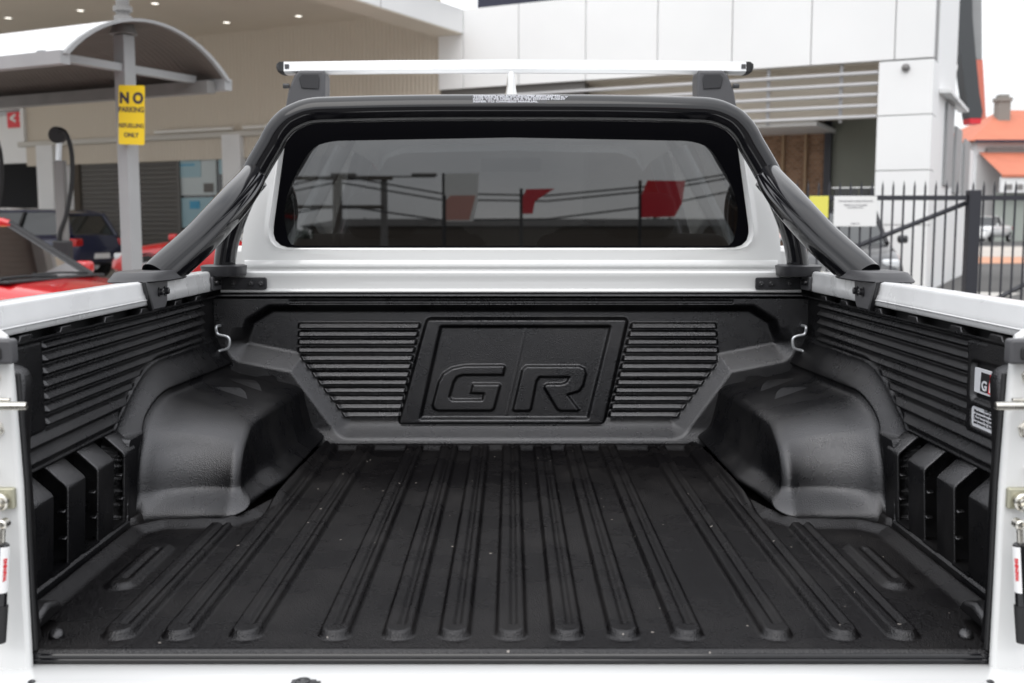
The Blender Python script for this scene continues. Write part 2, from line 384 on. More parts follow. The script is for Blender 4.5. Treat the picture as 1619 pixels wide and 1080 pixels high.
# ---------- floor
def bed_floor():
    xs = np.arange(-.872, .8721, .003); ys = np.concatenate([np.arange(1.5655, 1.70, .0025), np.arange(1.70, 3.14, .005)])
    X, Y = np.meshgrid(xs, ys, indexing='ij'); px, py = X.ravel(), Y.ravel(); ax = np.abs(px)
    z = np.zeros_like(px)
    Fp = [(-.765, 1.50), (-.765, 2.19), (-.735, 2.225), (-.60, 2.235), (-.545, 2.33), (-.515, 2.45), (-.50, 3.02),
          (.50, 3.02), (.515, 2.45), (.545, 2.33), (.60, 2.235), (.735, 2.225), (.765, 2.19), (.765, 1.50)]
    d = sdf(px, py, Fp)
    border = .016*rlin(0, .026, d)-.022*ss(.030, .036, d)+.03*ss(.046, .052, d)*ss(.785, .80, ax)
    z += border
    ribs = [0, .0887, .177, .277, .417, .522, .616]
    cs = sorted(set([-r for r in ribs]+ribs))
    h = np.zeros_like(px)
    for c in cs:
        y1 = 3.032 if abs(c) < .6 else 2.232
        d1 = segd(px, py, (c, 1.634), (c, 4.0)); d1 = np.maximum(d1, .0175+.0105*ss(y1-.004, y1+.006, py))
        d2 = segd(px, py, (c+.004, 1.652), (c+.004, 4.0))
        hh = .0135*(1-ss(.0185, .0270, d1))
        hh -= .0055*(1-ss(.001, .0085, d2))*(py < y1)
        dip = .0030*(1-ss(.002, .006, np.abs(d1-.0315)))
        h = np.maximum(h, hh)-dip*(hh < .0005)
    for c in (-.698, .690):
        d1 = segd(px, py, (c, 1.868), (c, 2.085)); d2 = segd(px, py, (c+.003, 1.888), (c+.003, 2.06))
        h = np.maximum(h, .009*(1-ss(.016, .030, d1))-.004*(1-ss(.002, .009, d2)))
    z += h
    # rear lip: shallow bead then drop
    z += .0022*(1-ss(.002, .006, np.abs(py-1.5725)))*(ax < .74)
    z -= .004*ss(1.5685, 1.5655, py)
    z = z+FZ
    co = np.stack([px, py, z], 1)
    o = grid_mesh('bed_floor_liner', co, len(xs), len(ys), M['mat'], None, flip=False); tr(o)
    return o
bed_floor()
# ---------- side liners (heightfield over Y,z)
def side_liner(sg):
    ys = np.arange(1.668, 3.125, .0026); zs = np.arange(.862, 1.3045, .0026)
    Y, Z = np.meshgrid(ys, zs, indexing='ij'); py, pz = Y.ravel(), Z.ravel()
    P = np.zeros_like(py)      # inward protrusion from |X| = .868
    wall = .868-(.800+(.045)*lin(.90, 1.06, pz))   # |X| .80 at the bottom -> .845 above 1.06
    # arch contour (groove line): signed distance inside arch region
    arch = rpoly([(3.4, 1.104), (2.95, 1.110), (2.43, 1.122), (2.285, 1.03), (2.246, .80), (3.4, .80)], [0, .1, .10, .085, 0, 0], 16)
    s = -sdf(py, pz, arch)+0*py
    # upper smooth flare around arch
    flare = rpoly([(3.4, 1.174), (2.95, 1.178), (2.46, 1.184), (2.225, 1.06), (2.20, .80), (3.4, .80)], [0, .1, .11, .07, 0, 0], 16)
    fd = -sdf(py, pz, flare)
    up_wall = .023+0*pz
    # ribs on the upper wall
    base = up_wall.copy()
    t = (1.294-pz)/.0232; k = np.floor(t); fr = t-k
    prof = np.where(fr < .10, .005*fr/.10, np.where(fr < .62, .005+.009*(fr-.10)/.52, np.where(fr < .74, .014*(1-(fr-.62)/.12), 0)))
    near_end = 1.925
    prof = prof*ss(near_end-.004, near_end+.006, py)*ss(2.955, 2.94, py)*(k >= 0)*(k < 7)
    prof *= ss(.0, -.012, fd)
    # two long ribs running on to the tailgate
    lt = (1.131-pz)/.0285; lk = np.floor(lt); lf = lt-lk
    lp = np.where(lf < .62, .014*lf/.62, np.where(lf < .75, .014*(1-(lf-.62)/.13), 0))*(lk >= 0)*(lk < 2)*ss(.0, -.014, fd)*ss(1.676, 1.684, py)
    base = base-.006*((pz < 1.294) & (pz > 1.131) & (py > near_end))*ss(0, -.01, fd)+np.maximum(prof, lp)
    # top rolled edge
    base += .012*ss(1.293, 1.299, pz)
    # badge recess panel on the right side
    if sg > 0:
        inpan = sdf(py, pz, [(1.66, 1.298), (1.96, 1.292), (1.955, 1.128), (1.66, 1.128)])
        pan = .018-.010*ss(0, -.004, sdf(py, pz, rpoly([(1.70, 1.262), (1.945, 1.258), (1.942, 1.185), (1.70, 1.185)], .012)))\
            - .010*ss(0, -.004, sdf(py, pz, rpoly([(1.70, 1.176), (1.940, 1.176), (1.936, 1.137), (1.70, 1.137)], .012)))+.012
        base = np.where(inpan < 0, pan, base)
    else:
        inpan = sdf(py, pz, [(1.60, 1.294), (1.915, 1.292), (1.910, 1.134), (1.60, 1.131)])
        base = np.where(inpan < 0, .026, base)
    low = wall                                     # below the ledge
    # columns and slots
    bev = lin(1.071, 1.032, pz)                     # sloping top of the columns
    colp = .023+.045*bev
    ledge = np.where(pz > 1.074, base, colp)
    # top ledge at z 1.07
    P = ledge
    P = np.where(pz < 1.066, .004, P)
    # base ledge
    P = np.where(pz < .885, np.maximum(P, .066+.004*lin(.885, .862, pz)), P)
    # flare: smooth bulge
    fl = .026+.040*ss(0.0, .075, fd)
    fl = np.where(pz < 1.05, np.maximum(fl, .062), fl)
    P = np.where(fd > 0, np.maximum(fl, np.where(fd < .01, P*(1-fd/.01), 0)), P)
    # arch step
    st = .030*ss(.0, .006, s)*0
    P = np.where(s > 0, P-.008*ss(0, .006, s)*ss(.03, .012, s), P)
    ramp = .178*rlin(.028, .064, s, .26)+.022*ss(.055, .085, s)
    # the inner face leans out towards the front bulkhead and at its foot
    ramp += .020*ss(2.45, 2.56, py)*ss(.03, .12, s)*ss(1.02, .90, pz)
    ramp += .006*ss(2.55, 3.0, py)*ss(.05, .12, s)
    foot = ss(.925, .872, pz)
    ramp += .024*ss(.94, .866, pz)*ss(2.36, 2.50, py)*ss(.06, .10, s)
    ramp += .042*foot*ss(.06, .10, s)
    # gentle hollow of the front shoulder
    ramp -= .022*np.exp(-((py-2.50)/.07)**2)*ss(.03, .08, s)*np.exp(-((pz-1.07)/.03)**2)
    P = P+np.where(s > .02, ramp, 0)
    # skirt pushes the foot of the front face toward the tailgate
    yo = py-.052*foot*ss(.005, .05, s)*np.exp(-((py-2.33)/.11)**2)
    tt = lin(.026, .068, s); yo = yo+.024*np.sin(np.pi*tt)*ss(1.06, 1.0, pz)*ss(2.48, 2.40, py)*(s > .026)
    x = sg*(.868-P)
    co = np.stack([x, yo, pz], 1); SC[sg] = co
    o = grid_mesh('side_liner', co, len(ys), len(zs), M['liner'], None, flip=(sg > 0)); tr(o)
    return o
SL = {}; SC = {}
for sg in (-1, 1): SL[sg] = side_liner(sg)
# pressed columns between the stake slots
for sg in (-1, 1):
    for (y0, y1) in ((2.196, 2.262), (2.052, 2.136), (1.910, 1.990), (1.768, 1.848), (1.672, 1.706)):
        outp = [(.860, 1.070), (.846, 1.0675), (.838, 1.0635), (.806, 1.034), (.8025, 1.0285), (.8022, 1.022), (.809, .884)]
        inp = [(.8145, .884), (.8080, 1.021), (.8085, 1.0255), (.811, 1.030), (.8415, 1.0575), (.848, 1.0605), (.860, 1.062)]
        def rg(y, k): return [(sg*(p[0]+k), y, p[1]-k*.6) for p in outp]+[(sg*(p[0]-k*.3), y, p[1]) for p in inp]
        mb = MB().loft([rg(y0, .0025), rg(y0+.0015, .0006), rg(y0+.003, 0), rg(y1-.003, 0), rg(y1-.001, .001), rg(y1, .0025)])
        mb.prism([(sg*p[0], p[1]) for p in [(.8125, .884), (.8065, 1.021), (.8095, 1.031), (.8425, 1.0600), (.864, 1.062), (.864, .884)]], y0+.034, y0+.038, 'y')  # partition added inside the hollow column to block light
        o = mb.build('liner_column', M['liner'], None, 28); tr(o, SL[sg])
        # worn nib rims on the side facing the tailgate side slot
        for zr in (.985, .935):
            o = MB().prism([(y0-.010, zr), (y0+.001, zr+.004), (y0+.001, zr-.002), (y0-.008, zr-.004)], sg*.808, sg*.822, 'x').build('slot_rib', M['liner'], None, 40, .002); tr(o, SL[sg])
    for yc in (2.166, 2.022, 1.880, 1.738):
        o = MB().box(sg*.806, sg*.866, yc-.036, yc+.032, .884, .888).build('slot_floor', M['liner'], None, 0); tr(o, SL[sg])
def surf(sg, X, Y):
    c = SC[sg]; k = (np.abs(c[:, 1]-Y) < .0035) & (c[:, 2] > .93) & (c[:, 2] < 1.12); q = c[k]; i = np.argsort(np.abs(q[:, 0]))
    return float(np.interp(X, np.abs(q[i, 0]), q[i, 2]))
# pressed tread facets on each arch: far edge a few mm proud of the arch
qz = lambda x, y: atZ(180+x/3.376, 520+y/3.376, 1.040)
for tri in (((590, 394), (738, 396), (765, 408), (797, 441)), ((665, 341), (812, 345), (838, 358), (868, 388)), ((762, 298), (900, 302), (922, 312), (935, 336))):
    P4 = [qz(*p) for p in tri]
    for sg in (-1, 1):
        v = []
        for k, p in enumerate(P4):
            X_ = abs(p.x)+.028; zs_ = surf(sg, max(X_, .606), p.y)
            v.append((sg*X_, p.y, zs_+(.001, .015, .011, -.022)[k]))
        for k, p in enumerate(P4): v.append((v[k][0], v[k][1]+.004, v[k][2]-.03))
        o = MB().add(v, [(0, 1, 2), (0, 2, 3), (0, 4, 5, 1), (1, 5, 6, 2), (2, 6, 7, 3), (3, 7, 4, 0), (4, 7, 6, 5)]).build('arch_tread', M['liner'], None, 20, .0012); tr(o, SL[sg])
# ---------- front bulkhead liner
def headboard():
    xs = np.arange(-.872, .8725, .0022); zs = np.arange(.864, 1.302, .0020)
    X, Z = np.meshgrid(xs, zs, indexing='ij'); px, pz = X.ravel(), Z.ravel()
    K = [(-.69, 1.252), (-.745, 1.218), (-.765, 1.160), (-.605, 1.128), (-.468, .938), (.468, .938), (.605, 1.128), (.765, 1.160), (.745, 1.218), (.69, 1.252)]
    d = sdf(px, pz, K)
    side = (pz < 1.20)
    P = np.where(side, .068*rlin(0, .050, d, .12), .060*ss(0, .020, d))
    P = np.where(pz > 1.17, .060*ss(0, .022, d), P)
    bl = lin(1.17, 1.21, pz); P = .046*rlin(0, .052, d, .10)*(1-bl)+.046*ss(-.002, .026, d)*bl
    # top rail groove
    P -= .010*(1-ss(.0035, .0065, np.abs(pz-1.2835)))*(np.abs(px) < .635)
    P -= .02*ss(1.292, 1.302, pz)
    # louvres
    t = (1.2205-pz)/.02365; k = np.floor(t); fr = t-k
    lou = np.where(fr < .08, .009*fr/.08, np.where(fr < .62, .009+.009*(fr-.08)/.54, np.where(fr < .72, .018*(1-(fr-.62)/.10), 0)))*(k >= 0)*(k < 12)
    Lp = [(-.618, 1.224), (-.262, 1.224), (-.326, .936), (-.482, .936), (-.60, 1.10), (-.622, 1.135)]
    Rp = [(.350, 1.224), (.596, 1.224), (.605, 1.135), (.60, 1.10), (.482, .936), (.283, .936)]
    for q in (Lp, Rp):
        P += lou*ss(.002, -.006, sdf(px, pz, q))
    # lettering frame
    Fo = [(-.243, 1.232), (.338, 1.232), (.272, .922), (-.331, .922)]; Fi = [(-.205, 1.212), (.290, 1.212), (.226, .937), (-.268, .937)]
    do = sdf(px, pz, rpoly(Fo, .012)); di = sdf(px, pz, rpoly(Fi, .008))
    fr_ = .022*ss(.006, -.006, do)-.014*ss(.004, -.008, di)
    P = np.where(do < .006, np.maximum(fr_, P*(do > 0)), P)
    P += .0012*np.exp(-((px-(.015+(pz-1.08)*.22))/.0022)**2)*(di < -.01)
    def zz(pts):
        return [(lambda v: (v.x, v.z))(atY(660+x/5.397, 560+y/5.397, 3.085)) for (x, y) in pts]
    G = zz([(752, 112), (735, 98), (400, 100), (290, 122), (215, 170), (172, 245), (120, 440), (130, 478), (170, 497), (630, 497), (657, 478), (712, 275), (700, 258), (468, 258), (445, 345), (560, 348), (545, 395), (295, 395), (275, 372), (310, 250), (335, 208), (385, 190), (735, 190)])
    Rr = zz([(925, 104), (1385, 104), (1432, 125), (1448, 175), (1425, 275), (1385, 330), (1290, 357), (1388, 482), (1370, 499), (1220, 499), (1190, 480), (1080, 300), (1085, 272), (1108, 258), (1225, 258), (1268, 245), (1292, 208), (1045, 208), (1022, 240), (975, 480), (955, 499), (822, 499), (810, 480), (890, 140)])
    for q in (G, Rr):
        P += .0115*ss(.0025, -.0065, sdf(px, pz, q))
    # lean of the bulkhead foot
    P += .012*ss(.92, .864, pz)
    y = 3.118-P
    co = np.stack([px, y, pz], 1)
    o = grid_mesh('bulkhead_liner', co, len(xs), len(zs), M['liner'], None, flip=True); tr(o); return o
BH = headboard()
o = MB().box(-.84, .84, 3.058, 3.125, 1.2985, 1.3045).build('liner_top_flange', M['liner'], None, 0, .002); tr(o)
# dark tub skin behind the liners
o = MB().box(-.90, -.879, 1.60, 3.16, .84, 1.362).box(.879, .90, 1.60, 3.16, .84, 1.362).box(-.90, .90, 3.135, 3.16, .84, 1.33).box(-.90, .90, 1.60, 3.16, .80, .84).build('inner_tub', M['void'], None, 0); tr(o)
# liner top tabs
for sg in (-1, 1):
    for y in (1.86, 2.03, 2.25, 2.47, 2.72, 2.9):
        o = MB().prism([(y-.03, 1.300), (y+.03, 1.300), (y+.022, 1.312), (y-.022, 1.312)], sg*.842, sg*.866, 'x').build('liner_tab', M['liner'], None, 30, .002); tr(o, SL[sg])
# end posts at the tailgate (thick moulded edge)
for sg in (-1, 1):
    ring = lambda z, xi, y0, y1: [(sg*.872, y1+.01, z), (sg*(xi+.030), y1, z), (sg*(xi+.010), y1-.03, z), (sg*(xi-.002), y0+.02, z), (sg*xi, y0, z), (sg*.872, y0, z)]
    rs = []
    for (z, xi, a, b) in ((.864, .722, 1.572, 1.64), (.93, .727, 1.574, 1.65), (1.05, .729, 1.576, 1.66), (1.15, .731, 1.576, 1.66), (1.20, .728, 1.576, 1.66), (1.268, .722, 1.576, 1.66), (1.284, .726, 1.58, 1.655), (1.291, .745, 1.59, 1.645)):
        rs.append(ring(z, xi, a, b))
    o = MB().loft(rs).build('liner_end_post', M['liner'], None, 50, .006, 3); tr(o, SL[sg])
    # corner foot block
    o = MB().prism([(1.62, .872), (1.62, .893), (1.66, .902), (1.70, .893), (1.715, .872)], sg*.735, sg*.80, 'x').build('corner_block', M['liner'], None, 30, .008, 3); tr(o, SL[sg])
    o = MB().lathe((sg*.712, 1.625, .862), (-.25*sg, -.5, 1), [(-.02, .012), (.004, .0115), (.008, .008), (.009, 0)], 20).build('drain_knob', M['liner'], None, 60); tr(o, SL[sg])
# ---------- rails
def rail_profile():
    return [(.880, 1.318), (.846, 1.316), (.843, 1.320), (.8425, 1.340), (.8445, 1.3435), (.8445, 1.365), (.847, 1.370), (.852, 1.3725), (.90, 1.3695), (.935, 1.363), (.957, 1.345), (.968, 1.30), (.972, 1.18), (.965, 1.168), (.972, 1.155), (.985, 1.0), (.975, .84), (.955, .72), (.93, .70), (.90, .72), (.90, 1.31)]
for sg in (-1, 1):
    ys = [1.562, 1.66, 2.0, 2.5, 3.0, 3.135]
    rings = [[(sg*p[0], y, p[1]) for p in rail_profile()] for y in ys]
    o = MB().loft(rings).build('bed_side', M['white_scuff'], None, 40); tr(o)
    # tie rail crease along the lip
    o2 = MB().tube([(sg*.8415, y, 1.329) for y in (1.62, 2.48)], .0016, 8).build('lip_bead', M['white_scuff'], None, 60); tr(o2, o)
# ---------- tailgate jambs (white posts)
for sg in (-1, 1):
    pin = [(.719, .842), (.7195, .95), (.7195, 1.12), (.7245, 1.275), (.727, 1.325)]
    poly = pin+[(.732, 1.342), (.744, 1.351), (.94, 1.352), (.965, 1.335), (.975, 1.2), (.975, .80), (.712, .80)]
    o = MB().prism([(sg*p[0], p[1]) for p in poly], 1.545, 1.562, 'y').build('tailgate_jamb', M['white'], None, 30, .006, 3); tr(o); jamb = o
    o = MB().prism([(sg*p[0], p[1]) for p in [(.716, .862), (.7175, .95), (.7175, 1.12), (.7225, 1.285), (.80, 1.29), (.80, .862)]], 1.5625, 1.572, 'y').build('liner_edge_seal', M['black_rubber'], None, 30, .002); tr(o)
    # rubber buffer
    o = MB().prism([(sg*a, b) for a, b in rbox(.752, 1.321, .040, .018, .005)], 1.522, 1.545, 'y').build('rubber_buffer', M['grey_plastic'], None, 40, .004); tr(o, jamb)
    o = MB().prism([(sg*a, b) for a, b in rbox(.756, 1.319, .030, .009, .004)], 1.519, 1.5225, 'y').build('buffer_pad', M['black_rubber'], None, 40, .002); tr(o, jamb)
    # striker pin with its plate and bolts
    mb = MB().tube([(sg*.80, 1.50, 1.247), (sg*.698, 1.50, 1.247), (sg*.684, 1.50, 1.247)], [.0062, .0062, .0052], 12)
    mb.tube([(sg*.80, 1.506, 1.256), (sg*.71, 1.506, 1.255)], .0022, 8)
    mb.cyl((sg*.735, 1.52, 1.247), (0, 1, 0), .0035, .05, 10)
    o = mb.build('striker_pin', M['steel'], None, 40); tr(o, jamb)
    for (bx, bz, br) in ((.752, 1.283, .010), (.752, 1.205, .011), (.757, 1.146, .005)):
        o = MB().lathe((sg*bx, 1.545, bz), (0, -1, 0), [(0, br*1.3), (.003, br*1.3), (.003, br), (.010, br*.95), (.011, 0)], 6).build('bolt', M['steel'], None, 20, .001); tr(o, jamb)
    # hinge / strut bracket
    o = MB().prism([(sg*a, b) for a, b in rbox(.742, 1.104, .017, .016, .004)], 1.535, 1.545, 'y').build('strut_bracket', mat('olive_zinc', (.40, .39, .30), .45, metal=.6), None, 30, .003); tr(o, jamb)
    o = MB().lathe((sg*.743, 1.530, 1.101), (0, -1, 0), [(-.005, .0135), (.006, .0135), (.008, .011), (.006, .008), (.010, .006), (.011, 0)], 24).build('pivot', M['steel'], None, 30); tr(o, jamb)
    # upper arm link and the gas strut
    st = empty('tailgate_strut', (0, 0, 0)); tr(st)
    o = MB().tube([(sg*.743, 1.517, 1.100), (sg*.752, 1.514, 1.080), (sg*.764, 1.51, 1.05), (sg*.785, 1.50, .99)], [.009, .006, .007, .009], 12).build('tether_arm', M['steel'], st, 50)
    A0 = Vector((sg*.7325, 1.512, 1.072)); B0 = Vector((sg*.7440, 1.500, .890)); dr = (B0-A0).normalized()
    o = MB().lathe(A0, (0, -1, 0), [(-.010, .0075), (.004, .0075), (.006, .005), (.003, .003), (.003, 0)], 20).build('ball_joint', M['steel'], st, 30)
    o = MB().tube([A0+dr*.004, A0+dr*.030], .0045, 12).build('rod', M['steel'], st, 40)
    o = MB().tube([A0+dr*.026, A0+dr*.029, A0+dr*.13], [.006, .0105, .0105], 16).build('cylinder', M['black_gloss'], st, 40)
    o = MB().tube([A0+dr*.118, A0+dr*.172], [.0125, .0115], 16).build('sleeve', M['black_rubber'], st, 40)
    side = Vector((-sg, -.25, 0)).normalized()
    # white label wrapped round the cylinder with red marks
    ang = [(-50+10*k) for k in range(12)]
    ax_a = side-dr*side.dot(dr); ax_a.normalize(); ax_b = dr.cross(ax_a)
    vs = []; fs = []
    for i, tt in enumerate((.031, .098)):
        for a in ang:
            vs.append(A0+dr*tt+(ax_a*math.cos(R(a))+ax_b*math.sin(R(a)))*.0109)
    n = len(ang)
    fs = [(k, k+1, n+k+1, n+k) for k in range(n-1)]
    lab = MB().add(vs, fs).build('strut_label', M['label_white'], st, 60, fix=False)
    # lettering reads along the strut
    fwd = (ax_a*math.cos(R(20))+ax_b*math.sin(R(20))).normalized() if ax_b.y*1 < 0 else (ax_a*math.cos(R(-20))+ax_b*math.sin(R(-20))).normalized()
    xdir = (-dr); zdir = fwd; ydir = zdir.cross(xdir)
    tx = text('strut_lettering', 'WARNING', .0068, M['redink'], st, (0, 0, 0), (0, 0, 0), .0002, bold=.0004)
    mm = Matrix((( *xdir, 0), (*ydir, 0), (*zdir, 0), (0, 0, 0, 1))).transposed(); mm.translation = A0+dr*.064+fwd*.0114; tx.matrix_local = mm
# ---------- rear sill, lip and lowered tailgate
prof = [(1.568, .857), (1.565, .8568), (1.5635, .8545), (1.5635, .8505), (1.5610, .8500), (1.5600, .8488), (1.5610, .8476), (1.5635, .847), (1.564, .8415), (1.60, .8415), (1.60, .857)]
o = MB().prism(prof, -.722, .722, 'x').build('floor_end_trim', M['black_gloss'], None, 25); tr(o)
o = MB().prism([(1.5665, .840), (1.562, .8415), (1.52, .8415), (1.465, .8395), (1.458, .83), (1.458, .70), (1.62, .70), (1.62, .840)], -.93, .93, 'x').build('rear_sill', M['white'], None, 25, .003); tr(o); sill = o
tg = MB().box(-.70, .70, .98, 1.452, .79, .838).build('tailgate', M['white'], None, 25, .012, 3); tr(tg)
for x in (-.700, .700):
    o = MB().lathe((x*.995, 1.500, .8405), (0, 0, 1), [(0, .0055), (.002, .0052), (.003, .0035), (.002, 0)], 16).build('rubber_plug', M['bolt'], None, 40); tr(o, sill)
o = MB().box(-.318, -.282, 1.470, 1.500, .8400, .846).build('latch_base', M['grey_plastic'], None, 25, .002); tr(o, sill)
o = MB().lathe((-.300, 1.488, .846), (0, 0, 1), [(0, .011), (.003, .011), (.004, .008), (.003, .006), (.005, .004), (.006, 0)], 20).box(-.290, -.274, 1.474, 1.488, .840, .848).build('latch', M['bolt'], None, 30); tr(o, sill)
# ---------- bed header (white front cap)
hp = [(3.128, 1.308), (3.118, 1.3075), (3.1155, 1.311), (3.118, 1.3155), (3.1235, 1.318), (3.1235, 1.350), (3.121, 1.356), (3.122, 1.364), (3.128, 1.369), (3.138, 1.370), (3.20, 1.366), (3.22, 1.33), (3.22, 1.30)]
o = MB().prism(hp, -.842, .842, 'x').build('bed_header', M['white'], None, 32); tr(o)
# ---------- cab
def cabY(z): return 3.235+.012*max(0, (z-1.43)/.35)+.10*max(0, (z-1.80)/.1)**2*.35
def ring3(poly, dy=0.0): return [(p[0], cabY(p[1])+dy, p[1]) for p in poly]
outer = rpoly([(-.805, 1.30), (.805, 1.30), (.815, 1.46), (.702, 1.80), (.58, 1.868), (-.58, 1.868), (-.702, 1.80), (-.815, 1.46)], [0, 0, .10, .05, .06, .06, .05, .10], 7)
hole = rpoly([(-.732, 1.432), (.732, 1.432), (.676, 1.800), (.615, 1.838), (0, 1.848), (-.615, 1.838), (-.676, 1.800)], [.065, .065, .03, .03, 0, .03, .03], 8)
NR = 160
hr = resample(hole, NR)
def project_outer(h):
    # matching point of the outer outline along the ray from the window centre
    c = Vector((0, 1.62)); d = (h-c); P = outer; best = None
    for i in range(len(P)):
        a = Vector(P[i]); b = Vector(P[(i+1) % len(P)]); e = b-a; den = d.x*e.y-d.y*e.x
        if abs(den) < 1e-9: continue
        w_ = a-c; t = (w_.x*e.y-w_.y*e.x)/den; u = (w_.x*d.y-w_.y*d.x)/den
        if t > 0 and -1e-6 <= u <= 1+1e-6 and (best is None or t > best): best = t
    return c+d*best
orr = [project_outer(h) for h in hr]
rings = []
hc = Vector((0, 1.62))
for (k, dy) in ((1, 0), (.6, 0), (.3, 0), (.12, -.001), (.07, -.004), (.03, -.0045), (.0, -.001), (-.012, .010), (-.014, .03)):
    rr_ = []
    for h, q in zip(hr, orr):
        if k >= 0: p = h.lerp(q, k)
        else: p = h+(hc-h)*(-k)
        rr_.append((p.x, cabY(p.y)+dy, p.y))
    rings.append(rr_)
crease = MB().loft(rings, cap=False)
cabrear = crease.build('cab_rear_panel', M['white'], None, 40); tr(cabrear)
# pressed crease below the window
o = MB().prism([(3.2345, 1.372), (3.229, 1.378), (3.2285, 1.386), (3.2345, 1.398)], -.80, .80, 'x').build('pressed_crease', M['white'], None, 60); tr(o, cabrear)
# glass border (black) and pane
def scaled(poly, dx, dzt, dzb):
    o_ = []
    for p in poly:
        t = (p.y-1.432)/.38
        o_.append(Vector((p.x*(1-dx/.72), 1.432+dzb+(p.y-1.432)*(.38-dzt-dzb)/.38)))
    return o_
paneline = rpoly([(-.668, 1.440), (.668, 1.440), (.688, 1.550), (.645, 1.66), (.595, 1.735), (.535, 1.752), (0, 1.762), (-.535, 1.752), (-.595, 1.735), (-.645, 1.66), (-.688, 1.550)], [.02, .02, .05, .04, .03, .025, 0, .025, .03, .04, .05], 6)
pr = resample(paneline, NR)
fr_ring = [[(h.x*.9995, cabY(h.y)+.012, h.y) for h in hr], [(p.x, cabY(p.y)+.0135, p.y) for p in pr], [(p.x, cabY(p.y)+.02, p.y) for p in pr], [(h.x*.9995, cabY(h.y)+.03, h.y) for h in hr]]
o = MB().loft(fr_ring, cap=False).build('window_border', M['frit'], None, 60); tr(o)
vs = [(p.x, cabY(p.y)+.0137, p.y) for p in pr]
pane = MB().add(vs, [tuple(range(len(vs)))]).build('rear_window', M['glass'], None, 0); tr(pane)
